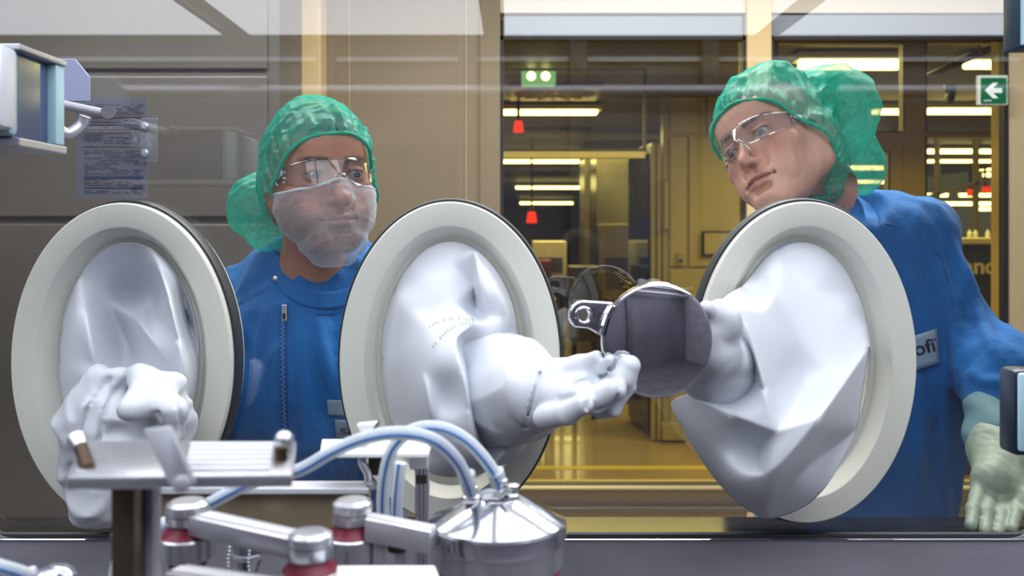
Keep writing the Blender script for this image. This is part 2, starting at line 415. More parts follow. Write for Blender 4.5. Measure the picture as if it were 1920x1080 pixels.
# isolator chamber around the camera
slab('wall_back', (-1.8, -.86, .80), (1.8, -.80, 2.12), mat('chamber_steel', '74727e', .5, .4, var=.2, vscale=3))
slab('wall_left', (-1.86, -.86, .80), (-1.8, GY+.04, 2.12), STEEL)
slab('wall_right', (1.8, -.86, .80), (1.86, GY+.04, 2.12), STEEL)
slab('wall_base', (-1.8, -.8, .80), (1.8, GY-.02, .86), STEELD)
slab('ceiling', (-1.86, -.86, 2.12), (1.86, GY+.04, 2.18), mat('chamber_ceiling', '2f2c2e', .5, .3))
def ceil_panel(x0, x1, y0, y1, i):
    t = thing('light_panel', ((x0+x1)/2, (y0+y1)/2, 2.12), ('leftmost', 'second from left', 'third from left', 'rightmost')[i]+' white glowing diffuser panel in the chamber ceiling', 'ceiling light', 'chamber ceiling lights')
    MB().box((x0, y0, 2.105), (x1, y1, 2.118), .004).build('diffuser', emis('chamber_light', 'f2f6ff', 3.25), t)
    MB().tube([(x0, y0, 2.11), (x1, y0, 2.11), (x1, y1, 2.11), (x0, y1, 2.11)], .006, 4, closed=True).build('frame', STEELD, t)
for i, (x0, x1) in enumerate(((-1.7, -.945), (-.862, -.09), (-.026, .80), (.875, 1.7))):
    ceil_panel(x0, x1, -.71, 1.10, i)
# what the pane and the polished disc mirror: posts, rail and a bright strip on the wall behind the camera
for k, x in enumerate((-.62, -.15, .22, .66)):
    slab('pillar_%d' % (k+1), (x-.03, -.80, .86), (x+.03, -.74, 2.12), STEELD, .006)
rl = tag(MB().tube([(-1.79, -.70, 1.92), (1.79, -.70, 1.92)], .022, 16).build('grab_rail', SATIN, smooth=True), 'round polished rail running along the wall behind the viewer', 'rail')
slab('trim_2', (-1.7, -.79, 2.03), (1.7, -.77, 2.045), mat('pale_strip', 'e8ecf2', .3))
slab('trim_3', (-.5, -.795, 1.0), (-.2, -.785, 1.75), mat('chamber_panel_blue', '39485e', .4))

# ------------------------------------------------------------------ operators' room
slab('floor', (-4, 1.2, -.05), (5, 3.05, 0), FLOORM)
slab('wall_side_left', (-2.6, 1.2, 0), (-2.5, 3.1, 2.8), BEIGE)
slab('ceiling_operators_room', (-2.6, 1.2, 2.7), (5, 3.1, 2.8), WHITE)
bx = lambda px, Y=BACKY: P(px, 0, Y).x
bz = lambda py, Y=BACKY: P(0, py, Y).z
CAVITY = .06
wl = slab('wall_room_left', (-2.5, BACKY, 0), (bx(938), BACKY+.1, 2.75), BEIGE)
for px in (655, 874, 900):   # raised joint strips between the wall panels
    MB().box((bx(px)-.0025, BACKY-.004, 0), (bx(px)+.0025, BACKY, 2.7)).build('joint_strip', mat('joint', 'b5a888', .5), wl)
MB().box((bx(900), BACKY-.012, 0), (bx(938), BACKY, 2.7), .003).build('frame_post', BEIGE, wl)
slab('pillar_beige', (bx(525, 2.9), 2.9, 0), (bx(601, 2.9), BACKY, 2.7), mat('pillar_paint', 'ebcf98', .55), .004)
slab('wall_room_right', (bx(1888), BACKY, 0), (5, BACKY+.1, 2.75), CREAM)
slab('wall_under_window', (bx(938), BACKY, 0), (bx(1888), BACKY+.1, bz(914)), CREAM)
slab('trim_rail', (bx(938), BACKY-.02, bz(958)), (bx(1888), BACKY, bz(948)), mat('rail_metal', '8f876e', .3, .6), .003)
slab('trim_sill', (bx(930), BACKY-.035, bz(914)), (bx(1895), BACKY+.02, bz(909)), mat('sill_metal', 'c9bb8d', .35, .3), .003)
slab('wall_between_windows', (bx(1398), BACKY-.02, 0), (bx(1444), BACKY+.1, 2.75), mat('pillar_paint', 'ebcf98', .55), .003)
slab('wall_over_window', (bx(938), BACKY, bz(24)), (5, BACKY+.1, 2.75), mat('white_wall_paint', 'e6dccb', .6))
bl = mat('painted_reflection_band', '8b93a0', .4, .2, bump=.3, bscale=40, stretch=(1, 1, 6))  # grey-blue of the reflected bright ceiling, painted onto the upper bands
slab('trim_upper_left', (bx(944), BACKY+.01, bz(68)), (bx(1394), BACKY+.05, bz(29)), bl)
slab('trim_upper_right', (bx(1446), BACKY+.01, bz(68)), (bx(1888), BACKY+.05, bz(26)), bl)
fr = mat('window_frame_metal', '8d8063', .4, .3)
for i, (x0, x1, y0, y1) in enumerate(((936, 1400, 68, 912), (1442, 1890, 68, 912))):
    a = (bx(x0), BACKY-.004, bz(y1)); b = (bx(x1), BACKY+.03, bz(y0)); th = .014
    m = MB()
    m.box((a[0], a[1], b[2]-.012), (b[0], b[1], b[2])).box((a[0], a[1], a[2]), (a[0]+th, b[1], b[2])).box((b[0]-th, a[1], a[2]), (b[0], b[1], b[2])).box((a[0], a[1], a[2]), (b[0], b[1], a[2]+.008))
    o = m.build('window_frame_%d' % (i+2), DARKF); o['kind'] = 'structure'; o.name = 'trim_window_%d' % (i+1)
YGL = glass_mat('yellow_window_glass', (.86, .74, .27), f0=.02)
for i, (x0, x1) in enumerate(((938, 1398), (1444, 1888))):
    o = raw('window_%d' % (i+2), [P(x0, 912, BACKY+.02), P(x1, 912, BACKY+.02), P(x1, 68, BACKY+.02), P(x0, 68, BACKY+.02)], [(0, 1, 2, 3)], YGL, smooth=False); o['kind'] = 'structure'
# added grey front on the left: its colour stands for the chamber's reflection
cb = slab('wall_reflection_left', (-2.45, 2.62, 0), (bx(524, 2.62), BACKY-.002, 2.7), GREYP, kind='structure')
for z0, z1 in ((.2, 1.48), (1.5, 1.9), (1.92, 2.6)):
    MB().box((-2.3, 2.61, z0), (bx(500, 2.61), 2.62, z1), .004).build('panel', GREYP, cb)

# ------------------------------------------------------------------ rooms behind the yellow windows
slab('floor_far', (-1.6, 3.1, -.05), (7, 34, 0), FLOORM)
slab('trim_floor_line', (-.2, 5.68, 0), (2.4, 5.76, .003), mat('yellow_line', 'e0c83a', .3))
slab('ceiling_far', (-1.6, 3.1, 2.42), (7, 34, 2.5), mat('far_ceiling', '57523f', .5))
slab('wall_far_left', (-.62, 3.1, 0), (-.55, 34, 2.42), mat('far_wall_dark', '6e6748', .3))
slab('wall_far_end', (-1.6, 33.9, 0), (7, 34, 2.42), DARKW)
# panelled wall with the open door
wp = slab('wall_panelled', (P(1243, 0, 6.5).x, 6.5, 0), (P(1520, 0, 6.5).x, 6.6, 2.42), YROOM)
m_j = mat('panel_joint', '6e6544', .6)
for (x0, x1, y0, y1) in ((1256, 1322, 82, 250), (1326, 1395, 82, 250), (1256, 1288, 255, 500), (1292, 1395, 255, 500), (1256, 1395, 504, 795)):
    lo, hi = pxbox(x0, x1, y0, y1, 6.48, 6.5); MB().box(lo, hi, .006).build('panel', YROOM, wp)
lo, hi = pxbox(1242, 1292, 796, 826, 6.4, 6.5); slab('baseboard_far', lo, hi, OLIVE, .004)
d = slab('door_1', (0, 0, 0), (.012, .012, .012), DARKW); bpy.data.objects.remove(d)
def leaf(name, A, B, z0, z1, th, m, parent=None):
    A = Vector(A); B = Vector(B); t = (B-A).normalized(); n = Vector((-t.y, t.x, 0))*th
    return MB().prism([Vector((A.x, A.y, z0)), Vector((B.x, B.y, z0)), Vector((B.x, B.y, z1)), Vector((A.x, A.y, z1))], n).build(name, m, parent)
A = P(1236, 0, 6.5); B = P(1191, 0, 7.19)
d1 = leaf('door_1', A, B, .02, 2.1, .05, mat('door_olive', '5a5236', .3, .3)); d1['kind'] = 'structure'
for z0, z1 in ((.05, .95), (1.02, 2.03)):
    leaf('door_panel', (A.x-.012, A.y+.09), (B.x-.008, B.y-.06), z0, z1, .055, mat('door_glass_dark', '23241c', .08), d1)
MB().tube([(A.x-.05, A.y+.1, 1.0), (A.x-.07, A.y+.1, 1.0), (A.x-.07, A.y+.2, 1.0)], .01, 8).build('door_handle', CHROME, d1, smooth=True)
for k, (x0, x1) in enumerate(((1221, 1229), (1232, 1240))):
    lo, hi = pxbox(x0, x1, 272, 826, 6.44, 6.47); slab('trim_door_%d' % (k+1), lo, hi, OLIVE, .003)
# glazed partition: header, post and a second header further back
lo, hi = pxbox(900, 1212, 278, 284, 5.2, 5.24); slab('trim_header', lo, hi, DARKF)
lo, hi = pxbox(900, 1212, 128, 131, 5.2, 5.24); slab('trim_top_header', lo, hi, DARKF)
lo, hi = pxbox(1207, 1212, 128, 284, 5.2, 5.24); slab('trim_post', lo, hi, DARKF)
lo, hi = pxbox(900, 1210, 284, 296, 5.2, 5.26); slab('trim_pale_header', lo, hi, YROOM)
for k, (x0, x1, y0, y1, Y) in enumerate(((1118, 1190, 290, 800, 8.4), (1096, 1106, 296, 600, 8.2))):
    lo, hi = pxbox(x0, x1, y0, y1, Y, Y+.6); lo = (lo[0], lo[1], 0.0)
    slab('wall_steel_%d' % (k+1), lo, hi, mat('far_steel', '8a8468', .25, .8, var=.4, vscale=2))
def fixture(x0, x1, yy, Y, thick=.05, label='long glowing ceiling batten seen through the yellow window', grp='ceiling battens beyond the yellow windows', s=9.0):
    a, b = P(x0, yy, Y), P(x1, yy, Y); t = thing('ceiling_light', (a+b)/2, label, 'ceiling light', grp)
    MB().box((a.x, Y-.05, a.z-thick/2), (b.x, Y+.05, a.z+thick/2), .01).build('diffuser', emis('batten_glow', 'fff6d8', s), t)
    MB().box((a.x-.03, Y-.08, a.z+thick/2), (b.x+.03, Y+.08, a.z+thick/2+.04), .006).build('housing', WHITE, t)
    for x in (a.x+.15, b.x-.15): MB().box((x-.006, Y-.006, a.z+thick/2+.04), (x+.006, Y+.006, 2.42)).build('hanger', DARKF, t)
G2 = 'ceiling battens seen through the left yellow window'; G3 = 'ceiling battens seen through the right yellow window'
for a, lb in zip(((930, 1120, 211, 6.8, .03), (930, 1086, 303, 11, .035), (967, 1090, 352, 17, .045), (975, 1074, 381, 25, .06)),
    ('longest corridor batten, beside the orange hanging lamp', 'second corridor batten, just below the dark header bar', 'third corridor batten counting down from the header bar', 'shortest and lowest corridor batten, above the small orange lamp')): fixture(*a, label=lb, grp=G2)
for k, (x0, x1, y0, y1, Y) in enumerate(((940, 1116, 178, 200, 7.6), (966, 1086, 333, 342, 17.5))):  # added pale bars: diffuse reflection of the battens painted above them
    lo, hi = pxbox(x0, x1, y0, y1, Y, Y+.3); slab('trim_ceiling_reflection_%d' % (k+1), lo, hi, mat('painted_ceiling_reflection', 'd8c68a', .5))
RB = ((1500, 1690, 122, 4.9, .04, 'long bright batten high in the pane above the teal bouffant cap'), (1812, 1886, 122, 4.9, .03, 'short batten above the green arrow sign'), (1638, 1694, 210, 6.8, .03, 'batten end low in the upper pane beside the bouffant cap'), (1738, 1876, 209, 6.8, .035, 'long batten just under the green arrow sign'),
      (1738, 1830, 284, 10, .04, 'topmost batten left of the slim post in the tall right pane'), (1840, 1890, 284, 10, .04, 'topmost batten right of the slim post in the tall right pane'), (1738, 1860, 301, 12, .05, 'second batten down in the tall right pane'), (1780, 1890, 316, 14, .05, 'third batten down in the tall right pane'),
      (1845, 1890, 328, 16, .06, 'short batten crossing the slanting brace'), (1738, 1776, 366, 18, .06, 'short batten under the left end of the slanting brace'), (1800, 1888, 366, 18, .06, 'batten right behind the row of orange lamps'), (1765, 1890, 382, 21, .07, 'batten just below the row of orange lamps'), (1738, 1776, 394, 24, .08, 'lowest short batten at the left of the tall right pane'), (1830, 1888, 392, 24, .08, 'lowest short batten at the right of the tall right pane'), (1560, 1664, 315, 10, .04, 'upper batten in the glass door behind the woman'), (1560, 1664, 341, 13, .04, 'lower batten in the glass door behind the woman'))
for a in RB: fixture(*a[:5], label=a[5], grp=G3)
# frames of the glazed screen seen through the right window
gs = thing('glazed_screen', P(1700, 900, 3.6), 'pale olive framed glass screen with a door, behind the right window', 'glazed partition')
FY = 3.6
for nm, (x0, x1, y0, y1) in (('frame_rail', (1440, 1910, 70, 80)), ('frame_stile', (1440, 1458, 70, 920)), ('frame_stile', (1694, 1737, 78, 920)), ('frame_rail', (1456, 1696, 246, 268)),
                             ('frame_rail', (1735, 1892, 247, 257)), ('door_stile', (1666, 1694, 268, 920)), ('door_rail', (1540, 1668, 266, 284)), ('frame_stile', (1889, 1905, 78, 920)), ('frame_rail', (1736, 1892, 790, 822))):
    lo, hi = pxbox(x0, x1, y0, y1, FY, FY+.05); MB().box(lo, hi, .004).build(nm, OLIVE, gs)
for (x0, x1, y0, y1) in ((1458, 1694, 79, 247), (1737, 1889, 79, 248), (1737, 1889, 256, 791), (1550, 1667, 283, 900)):
    a = P(x0, y1, FY-.004); b = P(x1, y0, FY-.004); MB().tube([(a.x, FY-.004, a.z), (b.x, FY-.004, a.z), (b.x, FY-.004, b.z), (a.x, FY-.004, b.z)], .0035, 4, closed=True).build('seal', DARKF, gs)
sl = mat('far_slim_post', '6a6040', .4)
for (x0, x1, y0, y1, Y) in ((1829, 1836, 258, 450, 7), (1757, 1763, 258, 470, 7)):
    lo, hi = pxbox(x0, x1, y0, y1, Y, Y+.05); MB().box(lo, hi).build('slim_post', sl, gs)
MB().prism([P(1738, 367, 7), P(1890, 324, 7), P(1890, 330, 7), P(1738, 373, 7)], Vector((0, .05, 0))).build('slanting_brace', sl, gs)
# slanting service duct below the ceiling
tag(MB().prism([P(1738, 139, 4.2), P(1842, 90, 4.2), P(1888, 75, 4.2), P(1888, 84, 4.2), P(1850, 102, 4.2), P(1762, 139, 4.2)], Vector((0, .08, 0)), .003).build('service_duct', mat('duct_olive', '6e6640', .4)), 'dark sloping duct below the ceiling at the top right pane', 'duct')
tag(MB().tube(spline([P(1836, 70, 4.1), P(1835, 86, 4.1), P(1842, 103, 4.1)]), .006, 8).build('red_cable', mat('red_cable', '8c3218', .5), smooth=True), 'short red brown cable hanging at the top of the right window', 'cable')
# spotlight on a bracket
sp = thing('ceiling_spotlight', P(1781, 160, 4.4), 'small dark spotlight on a bracket under the sloping duct', 'spotlight')
MB().lathe(P(1781, 195, 4.4), [(.008, 0), (.022, .005), (.026, .03), (.02, .05)]).build('lamp_head', DARKW, sp, smooth=True)
MB().box(P(1772, 178, 4.4), P(1790, 160, 4.42), .003).build('bracket', DARKW, sp)
# stuff in the far rooms
def gear(name, x0, x1, y0, y1, Y, m, label, cat, dep=.5, feet=True):
    lo, hi = pxbox(x0, x1, y0, y1, Y, Y+dep); t = thing(name, ((lo[0]+hi[0])/2, Y, 0), label, cat)
    MB().box(lo, hi, .01).build('body', m, t)
    w = hi[0]-lo[0]; h = hi[2]-lo[2]
    MB().box((lo[0]+w*.12, Y-.012, lo[2]+h*.12), (hi[0]-w*.12, Y, hi[2]-h*.45), .004).build('front_panel', DARKW, t)
    if feet:
        for x in (lo[0]+.04, hi[0]-.04):
            MB().box((x-.02, Y+.02, 0), (x+.02, Y+.06, lo[2]+.01)).build('leg', DARKF, t)
    return t
gear('pale_cabinet', 1000, 1062, 452, 520, 8.0, mat('far_white', 'dfd8b4', .4), 'pale square cabinet standing in the yellow corridor', 'cabinet')
gear('control_cabinet', 1128, 1186, 420, 560, 7.9, mat('far_steel2', '9b9370', .25, .8), 'steel control cabinet beside the open door', 'cabinet', .4)
gear('dark_machine', 1068, 1124, 500, 640, 7.2, DARKW, 'dark low machine beneath the round reflection', 'machine', .4)
gear('steel_trolley', 985, 1045, 560, 680, 7.2, mat('far_steel', '8a8468', .25, .8), 'steel trolley in the yellow corridor beside the middle glove port', 'trolley', .4)
gear('red_bin', 1002, 1034, 488, 520, 7.6, mat('far_red', '7c2c28', .5), 'small dark red bin before the pale cabinet', 'bin', .3)
for k, (x, y, Y) in enumerate(((972, 237, 6.6), (997, 407, 10.0))):
    t = thing('warning_lamp', P(x, y, Y), ('larger upper' if k == 0 else 'smaller lower')+' orange red hanging lamp in the left yellow window', 'warning lamp', 'orange hanging lamps')
    s = Y/1725; MB().lathe(P(x, y+11, Y), [(9*s, 0), (10*s, 3*s), (7*s, 21*s)], n=16).build('lens', emis('red_glow', 'ff3a10', 1.6), t, smooth=True)
    MB().box((t.location.x-.012, Y-.012, t.location.z+.04), (t.location.x+.012, Y+.012, 2.42)).build('stem', DARKF, t)
for k, (x, y) in enumerate(((1819, 362), (1847, 357), (1861, 355), (1883, 352))):
    t = thing('warning_lamp', P(x, y, 12), ('first', 'second', 'third', 'last')[k]+' small orange lamp from the left in the row of four', 'warning lamp', 'row of four orange lamps')
    s = 12/1725; MB().lathe(P(x, y+6, 12), [(6*s, 0), (6*s, 3*s), (4.5*s, 13*s)], n=16).build('lens', emis('red_glow', 'ff3a10', 1.6), t, smooth=True)
    MB().box((t.location.x-.012, 12-.012, t.location.z+.04), (t.location.x+.012, 12+.012, 2.42)).build('stem', DARKF, t)
# emergency lamp with two round lenses
em = thing('emergency_light', P(1010, 146, 5.4), 'pale blue emergency light box with two round lit lenses', 'emergency light')
lo, hi = pxbox(978, 1042, 133, 159, 5.4, 5.48); MB().box(lo, hi, .006).build('body', emis('em_body', '8fd8cf', .9), em)
for x in (996, 1023): MB().lathe(P(x, 143, 5.395), [(.022, 0), (.026, .006), (.02, .014)], axis=(0, -1, 0), n=24).build('lens', emis('em_lens', 'f4fff0', 7), em)
MB().box((em.location.x-.01, 5.43, hi[2]), (em.location.x+.01, 5.45, 2.42)).build('stem', DARKF, em)
# ceiling diffuser vents
for k, (x, y, Y) in enumerate(((1040, 165, 6.2), (1045, 232, 8.6), (1028, 326, 15))):
    t = thing('ceiling_vent', P(x, y, Y), ('dark square swirl vent above the long corridor batten', 'dark square swirl vent between the two corridor battens', 'farthest dark square swirl vent below the header bar')[k], 'vent', 'swirl vents in the far ceiling'); c = P(x, y, Y); c.z = 2.40; t.location = c
    MB().box((c.x-.3, Y-.3, 2.395), (c.x+.3, Y+.3, 2.42)).build('plate', DARKW, t)
    for a in range(16):
        an = a*math.pi/8; e = Vector((math.cos(an), math.sin(an), 0)); n_ = Vector((-e.y, e.x, 0))*.012; q = Vector((c.x, Y, 2.39))
        MB().prism([q+e*.07-n_, q+e*.27-n_, q+e*.27+n_, q+e*.07+n_], Vector((0, 0, .004))).build('vane', YROOM, t)
# small framed notice, thermostat, shelf
nt_ = thing('wall_notice', P(1343, 456, 6.45), 'small dark framed notice on the olive panelled wall', 'notice')
lo, hi = pxbox(1317, 1372, 433, 480, 6.45, 6.475); MB().box(lo, hi, .006).build('frame', DARKF, nt_)
lo, hi = pxbox(1321, 1368, 437, 476, 6.445, 6.452); MB().box(lo, hi).build('sheet', YROOM, nt_)
th = thing('wall_switch', P(1276, 486, 6.46), 'small round key switch on the olive panelled wall', 'switch')
lo, hi = pxbox(1270, 1282, 474, 498, 6.46, 6.48); MB().box(lo, hi, .004).build('plate', OLIVE, th)
MB().lathe(P(1276, 489, 6.46), [(.014, 0), (.012, .01)], axis=(0, -1, 0), n=16).build('key_knob', DARKF, th)
pi = thing('door_pull', P(1248, 385, 6.4), 'slim pale vertical pull bar beside the open door', 'handle')
MB().tube([P(1248, 340, 6.42), P(1248, 342, 6.38), P(1248, 428, 6.38), P(1248, 430, 6.42)], .02, 10).build('bar', OLIVE, pi, smooth=True)
sh = thing('counter', P(1840, 452, 5.5), 'pale counter edge with small bottles beyond the right window', 'counter')
lo, hi = pxbox(1780, 1910, 446, 458, 5.5, 5.9); MB().box(lo, hi, .006).build('top', mat('counter_pale', 'd6c98e', .4), sh)
lo, hi = pxbox(1785, 1905, 458, 900, 5.55, 5.9); MB().box(lo, (hi[0], hi[1], hi[2]), .006).build('front', mat('counter_slate', '3b423a', .4), sh)
text_mesh('wall_lettering', 'sanofi', .138, .004, .0022, P(1790, 513, 5.52), mat('pale_letters', 'e8dfa4', .4), sh)
for k, x in enumerate((1818, 1829, 1852)):
    b = tag(MB().lathe(P(x, 446, 5.6), [(.012, 0), (.013, .03), (.006, .04), (.006, .05)], n=14).build('bottle', mat('bottle_white', 'd8d8c0', .3), smooth=True), ('leftmost tiny pale bottle on the far counter', 'middle tiny pale bottle on the far counter', 'rightmost tiny pale bottle on the far counter')[k], 'bottle', 'bottles on the far counter')
# green direction sign
ex = thing('exit_sign', P(1861, 170, 2.93), 'green square sign with a white left arrow', 'sign')
lo, hi = pxbox(1834, 1890, 141, 197, 2.955, 2.97); MB().box(lo, hi, .002).build('board', mat('sign_white', 'dfe9e2', .35), ex)
lo, hi = pxbox(1840, 1887, 146, 193, 2.951, 2.955); MB().box(lo, hi).build('green_field', emis('sign_green', '12794a', .75), ex)
ar = [(1847, 169), (1862, 155), (1872, 155), (1862, 165), (1879, 165), (1879, 174), (1862, 174), (1872, 184), (1862, 184)]
MB().prism([P(x, y, 2.949) for x, y in ar], Vector((0, .003, 0))).build('arrow', emis('sign_arrow', 'f6fff8', 1.0), ex)
text_mesh('sign_word', 'NOTES', .0075, .0005, 0, P(1845, 190, 2.949), MATS['sign_arrow'], ex)
# ------------------------------------------------------------------ glove ports
PORTM = mat('port_plastic', 'cfd0c6', .45, bump=.12, bscale=400, var=.03, vscale=6, spec=.4)
prof_ring = [(.0, 1.149), (0, 1.114), (.0006, 1.1115), (.002, 1.110), (.0275, 1.110), (.030, 1.1112), (.032, 1.114), (.0405, 1.134), (.043, 1.1365), (.0475, 1.137), (.049, 1.138), (.049, 1.149)]
def oval_sweep(c, prof, n=128, bo=0.0):
    vs, fs = [], []
    for off, Y in prof:
        for i in range(n):
            t = 2*math.pi*i/n; vs.append((c.x+(PA-off)*math.cos(t), Y, c.z+(PB-off)*math.sin(t)))
    m = len(prof)
    for k in range(m):
        for i in range(n): j = (i+1) % n; l = (k+1) % m; fs.append((k*n+i, l*n+i, l*n+j, k*n+j))
    return vs, fs
names = ('leftmost oval cream glove port with a limp glove', 'middle oval cream glove port between the two people', 'rightmost oval cream glove port in front of the woman')
for c, nm in zip(PORTS, names):
    t = thing('glove_port', (c.x, 1.15, c.z), nm, 'glove port', 'oval glove ports in the window')
    v, f = oval_sweep(c, prof_ring); o = MB().add(v, f).build('ring', PORTM, t, smooth=True, angle=28)
    v, f = oval_sweep(c, [(-.004, 1.149), (-.0048, 1.143), (-.0048, 1.128), (-.0030, 1.122), (.003, 1.122), (.003, 1.149)]); MB().add(v, f).build('gasket', GASK, t, smooth=True, angle=60)
    v, f = oval_sweep(c, [(.002, 1.159), (.002, 1.172), (.006, 1.178), (.046, 1.178), (.046, 1.159)]); MB().add(v, f).build('outer_flange', PORTM, t, smooth=True, angle=60)

# ------------------------------------------------------------------ gloves: sleeves are rubber sheets with real folds, hands are solid
GLV = mat('white_rubber', 'd3d7de', .33, bump=.10, bscale=45, var=.02, vscale=10, spec=.45, sss=.0)
def solid(o, th=.0012):
    s = o.modifiers.new('thickness', 'SOLIDIFY'); s.thickness = th; s.offset = 0
def sheet(name, pts, edges, parent, rim=None, levels=4, mat_=None, crease=None):
    """pts: (px, py, Y) of fold points; edges: pairs kept as fold lines; outline given by rim (list of indexes)"""
    co2 = [Vector((p[0], -p[1])) for p in pts]
    E = [tuple(e) for e in edges]
    rimE = [(rim[i], rim[(i+1) % len(rim)]) for i in range(len(rim))]
    v2, e2, f2, ov, oe, of = delaunay_2d_cdt(co2, E+rimE, [], 0, 1e-5)
    V = []
    for i, v in enumerate(v2):
        src = ov[i]
        if src: p = pts[src[0]]; V.append(P(*p))
        else:
            d = sorted(range(len(pts)), key=lambda k: (co2[k]-v).length)[:2]
            wts = [1/((co2[k]-v).length+1e-3) for k in d]; Y = sum(pts[k][2]*w_ for k, w_ in zip(d, wts))/sum(wts); V.append(P(v.x, -v.y, Y))
    # drop faces outside the rim polygon
    poly = [co2[i] for i in rim]
    def inside(q):
        c = False; j = len(poly)-1
        for i in range(len(poly)):
            if (poly[i].y > q.y) != (poly[j].y > q.y) and q.x < (poly[j].x-poly[i].x)*(q.y-poly[i].y)/(poly[j].y-poly[i].y)+poly[i].x: c = not c
            j = i
        return c
    fs = [f for f in f2 if inside(sum((v2[i] for i in f), Vector((0, 0)))/len(f))]
    o = raw(name, V, fs, mat_ or GLV, parent)
    bm = bmesh.new(); bm.from_mesh(o.data)
    bmesh.ops.recalc_face_normals(bm, faces=bm.faces)
    cl = bm.edges.layers.float.new('crease_edge')
    fold = {}
    for a, b in E: fold[(a, b)] = 1
    idx = {}
    for i in range(len(v2)):
        for s_ in ov[i]: idx[s_] = i
    pairs = {tuple(sorted((idx[a], idx[b]))) for a, b in E if a in idx and b in idx}
    bm.verts.index_update()
    for e in bm.edges:
        k = tuple(sorted((e.verts[0].index, e.verts[1].index)))
        if k in pairs: e[cl] = 1.0 if crease is None else crease
    left = set(bm.faces); isl = []
    while left:
        st = [left.pop()]; g = set(st)
        while st:
            for e in st.pop().edges:
                for q in e.link_faces:
                    if q in left: left.discard(q); g.add(q); st.append(q)
        isl.append(g)
    isl.sort(key=len)
    for g in isl[:-1]: bmesh.ops.delete(bm, geom=list(g), context='FACES')
    bmesh.ops.delete(bm, geom=[q for q in bm.verts if not q.link_faces], context='VERTS')
    bm.to_mesh(o.data); bm.free(); o.data.polygons.foreach_set('use_smooth', [True]*len(o.data.polygons))
    s = o.modifiers.new('folds', 'SUBSURF'); s.levels = levels; s.render_levels = levels; s.boundary_smooth = 'PRESERVE_CORNERS' if False else 'ALL'
    sm = o.modifiers.new('ease', 'SMOOTH'); sm.factor = .5; sm.iterations = 4
    solid(o); return o
def cuffpts(i, n, a0=0, a1=360, off=.046, Y=1.134):
    c = PORTS[i]; out = []
    for k in range(n):
        t = math.radians(a0+(a1-a0)*k/n); p = Vector((c.x+(PA-off)*math.cos(t), Y, c.z+(PB-off)*math.sin(t)))
        out.append(((p.x/Y)*F+CX, CY-(p.z-H)/Y*F, Y))
    return out

# ---- right glove (in front of the woman)
g3 = thing('isolator_glove', (PORTS[2].x, 1.13, PORTS[2].z), 'white rubber glove bunched in the rightmost port, holding the disc from behind', 'glove', 'long white gloves in the ports')
cu = cuffpts(2, 20)   # counter clockwise from the right, index 0..19
pts = list(cu)
def pt(x, y, Y): pts.append((x, y, Y)); return len(pts)-1
A1 = pt(1630, 650, 1.085); A2 = pt(1608, 802, 1.06); A3 = pt(1540, 950, 1.04); A4 = pt(1437, 976, 1.03); A5 = pt(1353, 930, 1.03)
A6 = pt(1262, 775, 1.02); A6b = pt(1252, 750, 1.02); A7 = pt(1330, 562, 1.0); A8 = pt(1378, 572, .985); A9 = pt(1411, 675, 1.01); A10 = pt(1396, 722, 1.03)
A11 = pt(1454, 810, .945); A12 = pt(1418, 836, 1.02); A13 = pt(1375, 780, .955); A14 = pt(1290, 738, 1.0); A15 = pt(1340, 726, 1.06)
A16 = pt(1418, 928, .93); A17 = pt(1536, 783, .955); A18 = pt(1510, 715, 1.055); A19 = pt(1455, 552, 1.075); A20 = pt(1432, 592, 1.01)
A21 = pt(1500, 640, 1.045); A22 = pt(1432, 735, .955); A23 = pt(1500, 880, .975); A24 = pt(1345, 850, .985); A25 = pt(1520, 560, 1.105)
A26 = pt(1310, 700, 1.05); A27 = pt(1575, 720, 1.03); A28 = pt(1480, 785, .975); A29 = pt(1412, 640, .97); A30 = pt(1580, 600, 1.10); A31 = pt(1548, 850, 1.05)
rim = [0, 1, 2, 3, 4, 5, 6, 7, 8, A7, A26, A14, A6b, A6, A5, A4, A3, A2, A1]
pts2 = pts
keep = [i for i in range(len(pts)) if not (8 < i < 20)]
remap = {k: j for j, k in enumerate(keep)}
pp = [pts[k] for k in keep]
rim = [remap[k] for k in rim]
ed = [(A8, A29), (A29, A22), (A22, A11), (A14, A13), (A13, A11), (A11, A17), (A17, A1), (A12, A16), (A8, A9), (A9, A10), (A10, A15), (A16, A17), (A17, A27), (A12, A11), (A19, A20), (A20, A8), (A4, A23), (A23, A31), (A31, A2)]
sheet('sleeve', pp, [(remap[a], remap[b]) for a, b in ed], g3, rim)

# ---- middle glove
g2 = thing('isolator_glove', (PORTS[1].x, 1.13, PORTS[1].z), 'white rubber glove reaching from the middle port with fingers on the disc', 'glove', 'long white gloves in the ports')
pts = list(cuffpts(1, 20)); C = pt
B1 = C(889, 471, 1.10); B2 = C(886, 538, 1.125); B3 = C(897, 594, 1.13); B4 = C(925, 535, 1.03); F1 = C(899, 532, 1.04); F2 = C(913, 598, 1.045); E1 = C(858, 640, 1.05); E2 = C(884, 690, 1.07); E3 = C(896, 771, 1.07); E4 = C(906, 826, 1.06); B5 = C(960, 600, 1.05); B6 = C(984, 640, 1.09)
B7 = C(820, 540, 1.10); B8 = C(850, 572, 1.04); B9 = C(905, 608, 1.02); B10 = C(842, 627, .995); B11 = C(868, 690, .965); B12 = C(881, 771, .96); B13 = C(893, 830, .965)
B14 = C(785, 610, 1.03); B15 = C(795, 690, .99); B16 = C(812, 800, .985); B17 = C(760, 760, 1.06); B18 = C(770, 840, 1.06); B19 = C(805, 902, 1.05); B20 = C(905, 890, 1.04)
B21 = C(850, 860, .99); B22 = C(921, 878, 1.02); B23 = C(976, 862, 1.06); B24 = C(1001, 806, 1.07); B25 = C(950, 840, 1.0); B26 = C(840, 760, 1.01)
